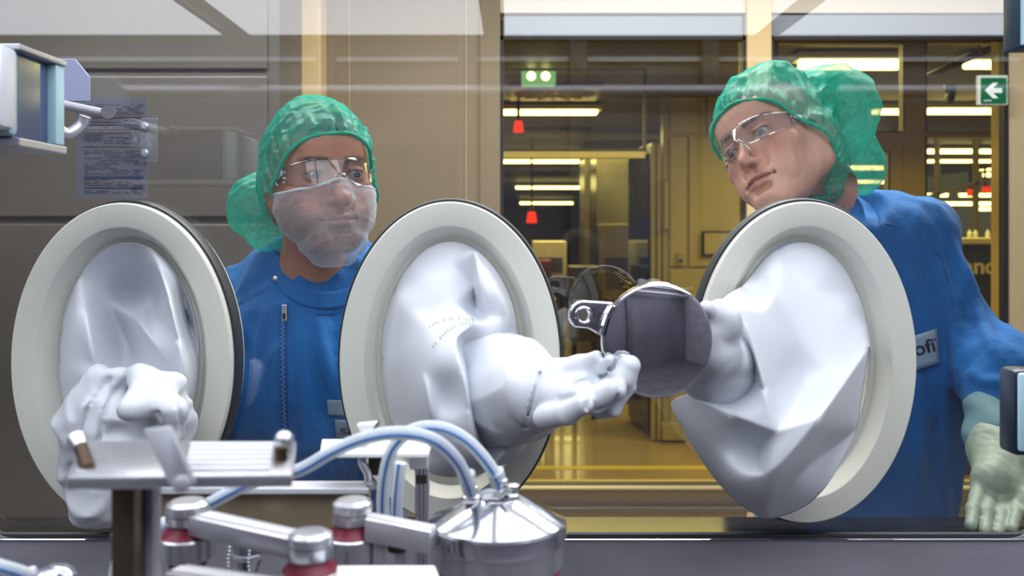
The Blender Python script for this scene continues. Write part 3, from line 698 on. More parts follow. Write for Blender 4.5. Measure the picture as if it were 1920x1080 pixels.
B27 = C(850, 540, 1.105); B28 = C(845, 490, 1.125); B29 = C(910, 650, 1.02); B30 = C(920, 760, 1.05); B31 = C(735, 720, 1.10); B32 = C(740, 600, 1.115); B33 = C(960, 700, 1.07)
B34 = C(908, 880, .99)
order = [0, 1, 2, 3, 4, 5, 6, 7, 8, 9, 10, 11, 12, B18, B19, B20, B22, B23, B24, 0]
keep = [i for i in range(len(pts)) if not (12 < i < 20)]; remap = {k: j for j, k in enumerate(keep)}
rim = [remap[k] for k in order[:-1]]
ed = [(B1, F1), (F1, F2), (B1, B2), (B2, B3), (B7, B8), (B8, B9), (B10, B11), (B11, B12), (B12, B13), (B13, B34), (B1, B4), (B4, B5), (B9, B10), (B22, B25), (B25, B24), (B15, B16), (B7, B14)]
slv2 = sheet('sleeve', [pts[k] for k in keep], [(remap[a], remap[b]) for a, b in ed], g2, rim)

def skinny(v, name, m, parent, color=None, M=None):
    V, Q = v.mesh(); return npmesh(name, V, Q, m, parent, M, color)
# forearm of the sleeve and the hand, one surface
W = lambda x, y, Y: np.array(P(x, y, Y))
r_ = lambda px, Y: px/F*Y
v = Vol((-.10, .80, 1.14), (.155, 1.14, 1.42), .0019)
v.chain([W(918, 728, 1.09), W(968, 734, 1.02), W(1000, 736, .965), W(1022, 738, .935)], [r_(118, 1.06), r_(92, 1.01), r_(67, .96), r_(52, .935)], .02, .02)
v.cap(W(880, 665, 1.06), W(985, 690, 1.0), r_(50, 1.06), r_(34, 1.0), .02)
v.cap(W(1015, 735, .935), W(1045, 730, .92), r_(50, .935), r_(42, .92), .015)
v.warp(lambda X, Y, Z: .0080*(np.abs(noise3(X*.6, Y*.6, Z*1.3, 42, 8))-.35)+.0015*noise3(X, Y, Z, 90, 3))
# palm seen from its outer edge
v.cap(W(1005, 755, .93), W(1062, 752, .905), r_(40, .93), r_(34, .9), .015)
v.cap(W(1045, 715, .925), W(1100, 716, .905), r_(34, .93), r_(32, .9), .015)
v.cap(W(1015, 706, .93), W(1085, 688, .905), r_(22, .93), r_(20, .9), .012)
v.cap(W(1085, 688, .905), W(1118, 670, .89), r_(20, .9), r_(13, .89), .008)
# ring, middle, index finger bent round the disc edge; two finger pads peeking from behind
v.chain([W(1112, 738, .905), W(1148, 730, .880), W(1170, 708, .870), W(1181, 686, .868)], [r_(24, .9), r_(25, .88), r_(23, .87), r_(20, .868)], .0015, .004)
v.chain([W(1102, 715, .91), W(1146, 698, .885), W(1166, 674, .872)], [r_(20, .9), r_(15, .88), r_(11.5, .87)], .003, .003)
v.chain([W(1105, 705, .91), W(1130, 690, .888), W(1144, 675, .874)], [r_(16, .9), r_(13, .88), r_(10.5, .87)], .002, .003)
v.chain([W(1050, 752, .900), W(1112, 750, .866), W(1153, 730, .852)], [r_(27, .9), r_(26, .87), r_(22.5, .85)], .0018, .003)
v.chain([W(1020, 782, .895), W(1062, 775, .862), W(1095, 757, .846)], [r_(22, .9), r_(22, .87), r_(19.5, .85)], .0018, .003)
v.chain([W(1040, 742, .905), W(1090, 726, .885)], [r_(30, .9), r_(22, .89)], .008)
v.chain([W(1125, 770, .885), W(1152, 772, .872), W(1186, 730, .868)], [r_(16, .88), r_(8, .86), r_(5, .865)], .008)
v.warp(lambda X, Y, Z: .0004*noise3(X, Y, Z, 150, 8))
for ln in ([(1048, 750), (1085, 739), (1101, 748), (1099, 766)], [(1075, 720), (1125, 706), (1153, 708), (1163, 728), (1152, 752), (1118, 770)], [(1128, 706), (1146, 688), (1158, 670)], [(1150, 690), (1162, 668)], [(985, 800), (1000, 745), (1012, 700)]):
    q = smoothpath(onsurf(v, px_spline(ln, 6), -.0002), 2); v.chain([np.array(p) for p in q], [.0022]*len(q), .004, .001, op='s')
skinny(v, 'hand', GLV, g2)

# hand of the right glove behind the disc
v = Vol((.13, .86, 1.22), (.30, 1.09, 1.44), .0024)
v.chain([W(1395, 680, 1.05), W(1350, 680, 1.0), W(1330, 655, .955)], [r_(60, 1.03), r_(55, 1.0), r_(48, .96)], .02)
v.cap(W(1330, 655, .955), W(1325, 612, .945), r_(46, .95), r_(36, .93), .02)
v.chain([W(1352, 640, .96), W(1362, 612, .94), W(1358, 592, .937)], [r_(30, .95), r_(27, .94), r_(25, .93)], .008)
v.chain([W(1340, 620, .95), W(1338, 592, .938), W(1324, 578, .922)], [r_(24, .95), r_(19, .93), r_(15, .91)], .006, .006)
v.chain([W(1358, 625, .95), W(1366, 598, .935), W(1352, 578, .936)], [r_(26, .95), r_(22, .94), r_(19, .92)], .006, .006)
v.chain([W(1300, 700, .99), W(1340, 715, 1.02), W(1395, 700, 1.06)], [r_(30, .98), r_(42, 1.0), r_(46, 1.06)], .03)
v.chain([W(1315, 652, .962), W(1280, 660, .95), W(1250, 652, .942)], [r_(28, .95), r_(22, .93), r_(18, .92)], .008)
v.warp(lambda X, Y, Z: .0022*noise3(X, Y, Z, 70, 13)+.001*noise3(X, Y, Z, 150, 5))
skinny(v, 'hand', GLV, g3)

# ---- left glove: hollow sleeve hanging in, limp hand lump in front
g1 = thing('isolator_glove', (PORTS[0].x, 1.13, PORTS[0].z), 'limp white rubber glove in the leftmost port, thumb poking forward', 'glove', 'long white gloves in the ports')
pts = list(cuffpts(0, 24))
D1 = C(155, 560, 1.11); D2 = C(181, 697, 1.08); D3 = C(200, 560, 1.17); D4 = C(232, 560, 1.23); D5 = C(240, 650, 1.23); D6 = C(296, 490, 1.10); D7 = C(318, 560, 1.06)
D8 = C(335, 640, 1.05); D9 = C(352, 720, 1.04); D10 = C(256, 598, 1.14); D11 = C(288, 640, 1.09); D12 = C(322, 690, 1.06); D13 = C(342, 560, 1.16); D14 = C(364, 640, 1.16); D15 = C(296, 545, 1.19)
D16 = C(280, 690, 1.12); D17 = C(225, 700, 1.15); D18 = C(205, 500, 1.16); D19 = C(258, 500, 1.175); D20 = C(150, 720, 1.10); D21 = C(200, 800, 1.10); D22 = C(280, 800, 1.09); D23 = C(335, 800, 1.08); D24 = C(240, 870, 1.10); D25 = C(292, 590, 1.20)
ed = [(D1, D2), (D6, D7), (D7, D8), (D8, D9), (D10, D11), (D11, D12), (D13, D14)]
sheet('sleeve', pts, ed, g1, list(range(24)))
v = Vol((-.56, .93, 1.09), (-.34, 1.15, 1.34), .0026)
v.ell(W(238, 800, 1.06), (r_(108, 1.06), .055, r_(92, 1.06)), .02)
v.chain([W(190, 715, 1.04), W(140, 790, 1.045), W(150, 880, 1.06), W(175, 935, 1.07)], [r_(26, 1.04), r_(24, 1.04), r_(28, 1.06), r_(34, 1.07)], .02)
v.chain([W(200, 712, 1.04), W(262, 702, 1.03), W(320, 722, 1.04), W(345, 790, 1.045), W(340, 850, 1.06)], [r_(14, 1.04)]*2+[r_(16, 1.04)]*3, .018)
v.chain([W(210, 800, 1.03), W(168, 770, 1.02), W(150, 820, 1.03)], [.012, .007, .008], .01)
v.chain([W(300, 735, 1.02), W(325, 770, 1.0), W(318, 830, 1.01)], [.010, .012, .012], .012)
v.chain([W(200, 900, 1.07), W(185, 940, 1.07), W(210, 968, 1.08)], [r_(50, 1.07), r_(38, 1.07), r_(14, 1.07)], .02)
v.chain([W(180, 850, 1.04), W(230, 835, 1.015), W(280, 850, 1.02)], [.014, .012, .014], .012)
v.ell(W(215, 815, 1.0), (.022, .012, .012), .012, 's'); v.ell(W(290, 815, 1.0), (.014, .010, .014), .01, 's')
v.warp(lambda X, Y, Z: .0110*(np.abs(noise3(X, Y, Z, 40, 25))-.33)+.0050*(np.abs(noise3(X, Y, Z, 85, 29))-.3)+.0008*noise3(X, Y, Z, 160, 5))
v.chain([W(259, 705, 1.03), W(262, 745, 1.005), W(240, 768, .985)], [r_(14, 1.03), r_(22, 1.0), r_(21, .98)], .010, .008)
v.cap(W(290, 755, 1.01), W(262, 764, .995), r_(26, 1.0), r_(22, .99), .012)
for ln in ([(205, 712), (165, 765), (150, 830), (160, 900)], [(300, 712), (332, 760), (342, 830)], [(235, 715), (200, 760), (185, 830)], [(298, 775), (310, 800), (300, 840)], [(150, 905), (190, 918), (222, 910)]):
    q = smoothpath(onsurf(v, px_spline(ln, 6), -.0002), 2); v.chain([np.array(p) for p in q], [.0024]*len(q), .006, .001, op='s')
skinny(v, 'hand', GLV, g1)

# ------------------------------------------------------------------ polished disc with an eyelet lug
DC = P(1236, 638, .892); dr = r_(109, .892)
ax = Vector((.20, -1, .03)).normalized()
dk = thing('polished_disc', DC, 'mirror polished round steel disc with an eyelet, held between two gloves', 'steel disc')
MB().lathe(DC+ax*-.012, [(dr-.003, 0), (dr-.001, .0008), (dr, .003), (dr, .0085), (dr-.001, .0105), (dr-.004, .0115), (.0001, .0122)], axis=ax, n=96).build('plate', CHROME, dk, smooth=True, angle=25)
MB().lathe(DC+ax*-.022, [(dr-.012, 0), (dr-.006, .002), (dr-.006, .010)], axis=ax, n=96).build('rear_flange', CHROME, dk, smooth=True, angle=25)
q = Vector((0, -1, 0)).rotation_difference(ax)
lug = bmesh.new(); s_ = .892/F
def L2(x, y): return Vector(((x-1236)*s_, 0, -(y-638)*s_))
cx_, cy_ = 1091, 589
outer = []
for a in range(60, 301, 12):
    an = math.radians(a-0); outer.append((cx_+27*math.cos(an+math.radians(0)), cy_-29*math.sin(an)))
outer = [(1148, 566)]+[(cx_+27*math.cos(math.radians(a)), cy_-27*math.sin(math.radians(a))) for a in range(80, 245, 12)]+[(1100, 614), (1124, 628), (1132, 600), (1150, 580)]
hole = [(cx_+12*math.cos(math.radians(a)), cy_+5-5-12*math.sin(math.radians(a))) for a in range(0, 360, 18)]
for lp in (outer, hole):
    vs = [lug.verts.new(L2(x, y)) for x, y in lp]
    for i in range(len(vs)): lug.edges.new((vs[i], vs[(i+1) % len(vs)]))
bmesh.ops.triangle_fill(lug, use_beauty=True, edges=lug.edges[:])
r = bmesh.ops.extrude_face_region(lug, geom=lug.faces[:]); bmesh.ops.translate(lug, verts=[g for g in r['geom'] if isinstance(g, bmesh.types.BMVert)], vec=(0, .009, 0))
bmesh.ops.recalc_face_normals(lug, faces=lug.faces)
bmesh.ops.transform(lug, matrix=Matrix.Translation(DC+ax*-.002) @ q.to_matrix().to_4x4(), verts=lug.verts)
bv = [e for e in lug.edges if len(e.link_faces) == 2 and e.calc_face_angle(0) > 1]
bmesh.ops.bevel(lug, geom=bv, offset=.0018, segments=3, affect='EDGES', profile=.5)
MB().bm(lug).build('lug', CHROME, dk, smooth=True, angle=50)
M4 = Matrix.Translation(DC+ax*-.001) @ q.to_matrix().to_4x4()
MB().tube([M4 @ L2(cx_+14*math.cos(a), cy_-14*math.sin(a)) for a in [2*math.pi*i/32 for i in range(32)]], .0014, 8, closed=True).build('eyelet_rim', CHROME, dk, smooth=True)
MB().tube([M4 @ L2(*p) for p in spline([(1146, 574, 0), (1136, 590, 0), (1128, 612, 0), (1124, 626, 0)], 4) for p in [(p[0], p[1])]], .0042, 10).build('weld_bar', CHROME, dk, smooth=True)

# faint green print across the fold of the middle sleeve
bpy.context.view_layer.update(); ev = slv2.evaluated_get(bpy.context.evaluated_depsgraph_get()); iw = slv2.matrix_world.inverted(); mbp = MB(); rr = random.Random(5)
def hit(x, y):
    o0 = iw @ Vector((0, 0, H)); d0 = (iw @ P(x, y, 1.0)-o0).normalized(); ok, loc, nr, ix = ev.ray_cast(o0, d0)
    return (slv2.matrix_world @ loc)+Vector((0, -.0012, .0002)) if ok else None
for row, (pa, pb, pc) in enumerate((((886, 600), (840, 590), (806, 612)), ((880, 606), (842, 606), (812, 650)))):
    for k in range(15):
        t = k/14; x = (1-t)**2*pa[0]+2*t*(1-t)*pb[0]+t*t*pc[0]; y = (1-t)**2*pa[1]+2*t*(1-t)*pb[1]+t*t*pc[1]
        q = [hit(x+dx, y+dy) for dx, dy in ((-1.5, -2.5), (1.5, -1), (0, 2.8))]
        if all(q) and rr.random() < .85: mbp.tube(q, .00032, 5)
if mbp.v: gp_ = mbp.build('green_print', mat('green_print', '6fae5a', .6), g2); gp_['kind'] = 'stuff'
# ------------------------------------------------------------------ people
def Rm(rx, ry, rz):
    return np.array((Matrix.Rotation(rz, 3, 'Z') @ Matrix.Rotation(ry, 3, 'Y') @ Matrix.Rotation(rx, 3, 'X')))
SKIN = mat('skin', 'c79a80', .48, attr='tone', bump=.10, bscale=380, sss=.06, spec=.35)
EYEW = mat('eye', 'e6e0da', .12, attr='tone', coat=.6)
BLUE = mat('blue_gown_fabric', '0f69b2', .75, bump=.6, bscale=22, bdist=.012, var=.2, vscale=14, stretch=(1, 1, .35), spec=.2, sheen=.15)
BLUED = mat('blue_gown_seam', '0b4687', .7)
CAPM = veil_mat('teal_cap_fabric', '17bfa4', .48, scale=200, rim=.95, contrast=.10, stretch=(1, .5, 2), pscale=26)
BANDM = mat('teal_elastic_band', '12b391', .7, bump=.5, bscale=200)
BEARDM = veil_mat('white_cover_fabric', 'eef6ff', .76, scale=300, rim=.9, contrast=.035)
CLEAR = glass_mat('goggle_plastic', (.93, .94, .95), f0=.05, haze=.015, hazecol=(.8, .85, .9))
FRAMEM = mat('frosted_temple', 'c3ccd2', .25, coat=.4)
DARKT = mat('dark_temple_inlay', '20262b', .3)

def head(name, R, T, neck, stub, male, parent, brow=-.0):
    """head, neck and shoulders as one surface, in head coordinates: face towards -y, x to the person's left"""
    inv = lambda p: R.T@(np.array(p)-T)
    h = .0018; v = Vol((-.105, -.135, -.27), (.105, .125, .125), h)
    # skull and face masses
    v.ell((0, .012, .032), (.0745, .092, .086), .01)
    v.ell((0, -.052, .03), (.060, .040, .055), .03)
    v.ell((0, -.035, -.035), (.060, .055, .075), .03)
    for s in (-1, 1):
        v.cap((s*(.058 if male else .053), .0, -.05), (s*(.024 if male else .019), -.066, -.098), .014, .015, .03)
        v.cap((s*.060, .0, -.01), (s*.058, .0, -.055), .016, .014, .03)
        v.ell((s*.047, -.058, -.026), (.020, .020, .016), .022)          # cheekbone
        v.ell((s*.036, -.068, -.060), (.018, .016, .022), .022)
    jw = .020 if male else .0165
    v.cap((-.012, -.078, -.100), (.012, -.078, -.100), jw, jw, .02)
    v.ell((0, -.082, -.098), (.016, .014, .013), .012)
    v.ell((0, -.078, -.068), (.030, .020, .024), .02)                    # muzzle
    v.cap((-.034, -.079, .0175), (-.008, -.088, .0155), .0075 if male else .005, .0075, .014)
    v.cap((.034, -.079, .0175), (.008, -.088, .0155), .0075 if male else .005, .0075, .014)
    v.ell((0, -.080, .045), (.045, .018, .030), .02)
    # eye sockets
    for s in (-1, 1):
        v.ell((s*.032, -.100, -.001), (.0185, .0165, .0120), .012, 's')
        v.ell((s*.0145, -.098, .002), (.007, .010, .010), .008, 's')
    # nose
    b = .0080 if male else .0062
    v.chain([(0, -.089, .010), (0, -.099, -.014), (0, -.1085, -.034)], [b*.8, b*.95, .0108 if male else .0085], .010, .004)
    v.ell((0, -.1125 if male else -.110, -.0385), (.0105 if male else .0082, .0095, .0085), .006)
    for s in (-1, 1):
        v.ell((s*(.0125 if male else .0105), -.0985, -.0425), (.0068 if male else .0056, .0105, .0072 if male else .0058), .006)
        v.ell((s*.0062, -.1035, -.0500), (.0032, .0055, .0040), .003, 's')
        v.ell((s*.0215, -.089, -.046), (.003, .004, .012), .008, 's')
    v.cap((0, -.100, -.048), (0, -.0965, -.060), .0028, .0028, .006, 's')
    # lips
    for s in (-1, 1):
        v.chain([(s*.0035, -.1010, -.0655), (s*.013, -.0975, -.0672), (s*.0235, -.0895, -.0705)], [.0044, .0042, .0022], .004, .002)
        v.chain([(0, -.0985, -.0765), (s*.012, -.0960, -.0762), (s*.022, -.0890, -.0722)], [.0056, .0048, .0024], .004, .002)
        v.cap((s*.0265, -.0865, -.0708), (s*.0265, -.0900, -.0712), .0022, .0022, .006, 's')
        v.chain([(0, -.1055, -.0708), (s*.012, -.1025, -.0712), (s*.024, -.0930, -.0714)], [.0014, .0014, .0010], .0015, .0015, 's')
    v.cap((-.012, -.0950, -.0865), (.012, -.0950, -.0865), .0045, .0045, .008, 's')
    # eyelids over the eyeballs
    for s in (-1, 1):
        v.ell((s*.032, -.0805, -.001), (.0142, .0138, .0128), .004)
    for s in (-1, 1):
        def opening(X, Y, Z, s=s):
            u = (X-s*.032)/.0140; up = (.0046 if male else .0034)*(1-u*u)-.0006+.0008*u*s; lo_ = -.0050*(1-u*u)-.0022
            z = Z+.001
            return np.maximum(np.maximum(z-up, lo_-z), np.maximum(Y+.086, np.abs(X-s*.032)-.0135))
        v.apply(opening, (s*.032-.018, -.11, -.012), (s*.032+.018, -.078, .010), .0012, 's', pad=.002)
        v.cap((s*.019, -.0925, .0065), (s*.043, -.086, .0055), .0016, .0016, .004)     # fold of the upper lid
    # ears
    for s in (-1, 1):
        v.ell((s*.0775, .012, -.012), (.0075, .019, .031), .004)
        v.ell((s*.0835, .008, -.010), (.0055, .011, .019), .004, 's')
        v.ell((s*.078, .004, -.036), (.006, .008, .009), .005)
    # neck and shoulders
    nk = [inv(p) for p in neck]
    v.chain([np.array((0, .020, -.035))]+[n for n in nk], [.050 if male else .044, .054 if male else .046, .060 if male else .050], .022, .03)
    v.warp(lambda X, Y, Z: .0005*noise3(X, Y, Z, 260, 7))
    V, Q = v.mesh()
    # colour of the skin: tone, lips, brows, stubble, hair
    x, y, z = V.T; ax = np.abs(x); n = noise3(x, y, z, 300, 3)*.5+noise3(x, y, z, 900, 4)*.5; n1 = noise3(x, y, z, 60, 9)
    base = np.array(lin('b98268' if male else 'dcaa92')); col = np.tile(base, (len(V), 1))*(1+.05*n1[:, None])
    def blend(mask, c): 
        m_ = np.clip(mask, 0, 1)[:, None]; col[:] = col*(1-m_)+np.array(lin(c))*m_
    sm = lambda e0, e1, q: np.clip((q-e0)/(e1-e0), 0, 1)
    front = sm(-.05, -.07, y)
    blend(.45*np.exp(-((ax-.045)**2/.0004+(z+.03)**2/.0004))*front, 'b8604e')
    blend(.4*np.exp(-(ax**2/.0003+(z+.042)**2/.0002))*front, 'b8604e')
    lip = np.exp(-((z+.0708)**2/(.0075**2)*1.1)**2)*sm(.027, .021, ax)*sm(-.082, -.088, y)*np.clip(1-((np.abs(z+.0708)/(.0105*(1-(ax/.029)**2)+1e-4)))**4, 0, 1)
    blend(.8*lip, '9a5750' if male else 'a84f50')
    blend(.9*np.exp(-((z+.0712)/.0016)**2)*sm(.026, .022, ax)*sm(-.082, -.088, y), '4a211f')  # dark line along the groove where the lips meet
    bz_ = .0205+.10*(ax-.03)-2.2*np.clip(ax-.036, 0, 1)**1.2*.12
    brows = np.exp(-((z-bz_)/(.0050 if male else .0034))**4)*sm(.010, .014, ax)*sm(.056, .048, ax)*sm(-.05, -.06, y)
    blend(brows*np.clip(.85+.5*n, 0, 1), '2b1f1a' if male else '4a3226')
    lid = np.exp(-(((ax-.032)/.0150)**2+((z+.0005)/.0085)**2)**2)*front
    blend(lid*.45, '8a5345' if male else '9c6658')
    ln = np.exp(-((z-((.0046 if male else .0036)*(1-((ax-.032)/.0140)**2)-.0004))/.0012)**2)*sm(.0150, .0125, np.abs(ax-.032))*front
    blend(ln*.9, '21140f')
    if male:
        st = sm(-.045, -.062, z)*sm(.03, .0, y)*(1-lip)*sm(-.20, -.12, z)
        st = np.maximum(st, sm(-.02, -.05, z)*sm(.048, .058, ax)*.9*sm(.05, .02, y))
        st = st*(1-.75*np.exp(-((ax-.034)**2/.00018+(z+.052)**2/.00018)))
        blend(st*np.clip(.62+.35*n, 0, 1), '4a3a34')
    hair = np.maximum(sm(.055, .066, z+.12*np.clip(-y-.06, -1, 0)), sm(.0, .02, y+.45*z-.018)*sm(-.12, -.085, z)*sm(.060, .066, ax+.6*np.clip(y, 0, 1)))
    hair *= sm(-.08, -.06, z)
    near_ear = np.exp(-(((y-.01)/.022)**2+((z+.013)/.034)**2)**2)*sm(.070, .074, ax)
    blend(hair*(1-near_ear), '1f1714' if male else '5d4430')
    M = np.eye(4); M[:3, :3] = R; M[:3, 3] = T
    body = npmesh(name, V, Q, SKIN, parent, M, col)
    return body, v
def eye(R, T, s, gaze, parent, iris):
    """eyeball with iris and pupil; gaze in head coordinates"""
    c = np.array((s*.032, -.0795, -.001)); r = .0125; g = Vector(gaze).normalized(); q = Vector((0, 0, 1)).rotation_difference(g)
    vs = []; cols = []; n = 32; rings = 40; fs = []
    for k in range(rings+1):
        a = math.pi*k/rings
        for i in range(n):
            b = 2*math.pi*i/n; rr = r*(1.03 if a < .42 else 1)
            p = q@Vector((math.sin(a)*math.cos(b), math.sin(a)*math.sin(b), math.cos(a)))*rr; vs.append(np.array(p)+c)
            cols.append(lin('050505') if a < .19 else lin(iris) if a < .44 else lin('1a1412') if a < .50 else lin('a39a95'))
    for k in range(rings):
        for i in range(n): j = (i+1) % n; fs.append((k*n+i, (k+1)*n+i, (k+1)*n+j, k*n+j))
    M = np.eye(4); M[:3, :3] = R; M[:3, 3] = T
    return npmesh('eye', np.array(vs), np.array(fs), EYEW, parent, M, np.array(cols))
def toM(R, T): return Matrix(((*R[0], T[0]), (*R[1], T[1]), (*R[2], T[2]), (0, 0, 0, 1)))

def bouffant(R, T, bags, parent, cut, seed, extra=.010, label=None):
    """loose gathered cap: surface over the skull and its sagging bag, open at the face"""
    inv = lambda p: R.T@(np.array(p)-T)
    v = Vol((-.13, -.125, -.19), (.15, .22, .16), .0026)
    v.ell((0, .014, .034), (.0775+extra*.6, .096+extra, .092+extra), .01)
    for s_ in (-1, 1): v.ell((s_*.055, .010, -.020), (.039, .056, .052), .02)
    v.ell((0, .06, -.045), (.05, .045, .055), .03)
    v.ell((0, -.050, .034), (.071, .0565, .069), .02)
    for c, r in bags: v.ell(inv(c), r, .03)
    n_, off = cut; n_ = np.array(n_, float); n_ /= np.linalg.norm(n_)
    def wr(X, Y, Z):
        sd = n_[0]*X+n_[1]*Y+n_[2]*Z-off
        an = np.arctan2(X, (Z-.03)+.4*Y*0)
        an2 = np.arctan2(X, Z*.6-Y*.8+.02)
        g = np.sin(34*an2+2.2*noise3(X, Y, Z, 40, seed))+.6*np.sin(57*an2+3*noise3(X, Y, Z, 30, seed+2))
        return .0019*g*np.exp(-np.clip(sd, 0, 1)/.06)+.0038*noise3(X, Y, Z, 48, seed+5)+.0062*(np.abs(noise3(X, Y, Z, 70, seed+6))-.35)+.0030*np.abs(noise3(X, Y, Z, 150, seed+9))+.0008*noise3(X, Y, Z, 260, seed+7)-.001
    v.warp(wr)
    V, Q = v.mesh(); sd = V@n_-off
    V, Q = keep_faces(V, Q, sd > 0)
    sd = V@n_-off
    # pull the rim in onto the head
    t = np.clip(1-sd/.016, 0, 1)[:, None]**2; c0 = np.array((0, .012, .01)); V = V-(V-c0)*t*.015
    M = np.eye(4); M[:3, :3] = R; M[:3, 3] = T
    o = npmesh('bouffant_cap', V, Q, CAPM, parent, M)
    lp = boundary_loop(Q)
    if len(lp) > 20:
        P_ = V[lp]; k = 9; sm_ = sum(np.roll(P_, i, 0) for i in range(-k, k+1))/(2*k+1); sm_ = sm_[::4]
        W_ = sm_@R.T+T
        MB().tube([Vector(p) for p in W_], [.0030+.0007*math.sin(i*1.9) for i in range(len(W_))], 8, closed=True).build('elastic_band', BANDM, o, smooth=True)
    return o

def goggles(R, T, parent, up=0.0, w=.068):
    """clear wraparound glasses in head coordinates"""
    M = toM(R, T); g = thing('goggles', M @ Vector((0, -.12, 0)), None, None); 
    vs, fs = [], []; nu, nv = 49, 13
    def surf(u, vv):          # u -1..1 across, v -1..1 up
        a = u*1.18; x = w*1.04*math.sin(a)/math.sin(1.18); y = -.050-.064*(math.cos(a)-math.cos(1.18))/(1-math.cos(1.18))
        hgt = .0205*(1-.42*abs(u)**3); nosecut = .020*math.exp(-(u/.16)**2)
        top = .0185*(1-.25*u*u)+.003*math.exp(-((abs(u)-.4)/.3)**2); bot = -hgt*(1.15-.3*(abs(u)))+nosecut
        z = bot+(top-bot)*(vv+1)/2+up; y += .0035*vv
        return Vector((x, y, z))
    for i in range(nu):
        for j in range(nv): vs.append(M @ surf(-1+2*i/(nu-1), -1+2*j/(nv-1)))
    for i in range(nu-1):
        for j in range(nv-1): k = i*nv+j; fs.append((k, k+nv, k+nv+1, k+1))
    lens = raw('goggles', vs, fs, CLEAR, parent); s = lens.modifiers.new('t', 'SOLIDIFY'); s.thickness = .0018
    rimm = [M @ surf(-1+2*i/(nu-1), 1) for i in range(nu)]+[M @ surf(1-2*i/(nu-1), -1) for i in range(nu)]
    MB()  .tube(rimm, .0006, 6, closed=True).build('lens_edge', glass_mat('clear_edge', (.75, .8, .83), f0=.25), lens, smooth=True)
    # nose bridge pad
    nb = [M @ Vector((x, y, z+up)) for x, y, z in ((-.015, -.108, -.026), (-.011, -.111, -.012), (-.006, -.114, -.004), (.006, -.114, -.004), (.011, -.111, -.012), (.015, -.108, -.026))]
    MB().tube(spline(nb, 5), .0016, 8).build('nose_pad', MATS['clear_edge'], lens, smooth=True)
    bpy.data.objects.remove(g)
    for sd in (-1, 1):
        q = lambda x, y, z: M @ Vector((sd*x, y, z+up))
        o = MB().prism([q(w+.002, -.052, .010), q(w+.006, -.010, .004), q(w+.005, .004, -.008), q(w+.005, -.036, -.012), q(w+.006, -.030, -.004), q(w+.002, -.052, .002)], (M.to_3x3() @ Vector((sd*.003, 0, 0))), .0008).build('temple', FRAMEM, lens)
        MB().prism([q(w+.0075, -.034, .0035), q(w+.0095, -.008, .0005), q(w+.009, -.012, -.005), q(w+.0085, -.032, -.0035)], (M.to_3x3() @ Vector((sd*.0014, 0, 0)))).build('temple_inlay', DARKT, lens)
        MB().tube(spline([q(w+.006, -.008, -.002), q(w+.010, .02, -.005), q(w+.008, .05, -.016)], 5), .0022, 8).build('temple_arm', FRAMEM, lens, smooth=True)
        for z in (.006, -.003):
            MB().box((-.003, -.004, -.0018), (.003, .004, .0018), .0008, M @ Matrix.Translation((sd*(w+.001), -.053, z+up))).build('hinge', CHROME, lens)
    return lens

# ---------------- man
RM_ = Rm(-.0566, -.0504, .4921); TM = np.array((-.3096, 1.4729, 1.4500+.0881))
man = thing('person', (-.42, 1.5, 0), 'man in blue gown, teal cap, clear goggles and white beard cover, looking right', 'person')
neckM = [W(588, 520, 1.555), W(585, 640, 1.62)]
bodyM, vm = head('head_and_neck', RM_, TM, neckM, None, True, man)
for s in (-1, 1): eye(RM_, TM, s, (.18, -1, -.16), man, '23251f')
bouffant(RM_, TM, [(W(512, 400, 1.57), (.062, .055, .072)), (W(480, 385, 1.57), (.045, .04, .042))], man, ((0, .70, .71), -.028), 11)
goggles(RM_, TM, man)
# white cover over nose, cheeks and chin
def beard_cover():
    v = Vol((-.115, -.135, -.165), (.115, .07, .03), .0024)
    v.ell((0, -.040, -.050), (.074, .077, .074), .02); v.ell((0, -.02, -.04), (.080, .072, .062), .02)
    v.chain([(0, -.089, .0), (0, -.116, -.040)], [.013, .0145], .02); v.ell((0, -.080, -.095), (.038, .034, .034), .03)
    v.ell((0, -.055, -.118), (.036, .040, .022), .03)
    v.warp(lambda X, Y, Z: .0024*noise3(X, Y, Z, 60, 31)+.0020*np.abs(noise3(X, Y, Z*1.8, 110, 33))+.0016*np.sin(150*(Z+.35*np.abs(X))+2*noise3(X, Y, Z, 40, 3))*np.clip((-Z-.03)/.08, 0, 1))
    V, Q = v.mesh(); x, y, z = V.T
    top = -.020+.012*np.exp(-(x/.02)**2)-.06*np.clip(np.abs(x)-.03, 0, 1)
    V, Q = keep_faces(V, Q, (z < top) & (y < .012-.35*(z+.05)))
    M = np.eye(4); M[:3, :3] = RM_; M[:3, 3] = TM
    o = npmesh('beard_cover', V, Q, BEARDM, man, M); lp = boundary_loop(Q)
    P_ = V[lp]; k = 6; sm_ = (sum(np.roll(P_, i, 0) for i in range(-k, k+1))/(2*k+1))[::4]
    MB().tube([Vector(p) for p in (sm_@RM_.T+TM)], .0022, 8, closed=True).build('elastic_edge', mat('white_elastic', 'd6e2ea', .7, bump=.4, bscale=220), o, smooth=True)
beard_cover()

def fold_lines(v, lines, r=.013, k=.010):
    """raised folds of cloth along lines on the gown"""
    for ln in lines:
        q = smoothpath(onsurf(v, px_spline(ln, 5), -r*.30), 3); n_ = len(q)
        v.chain([np.array(p) for p in q], [r*(.45+.55*math.sin(math.pi*(i+.5)/n_)) for i in range(n_)], k, .002)
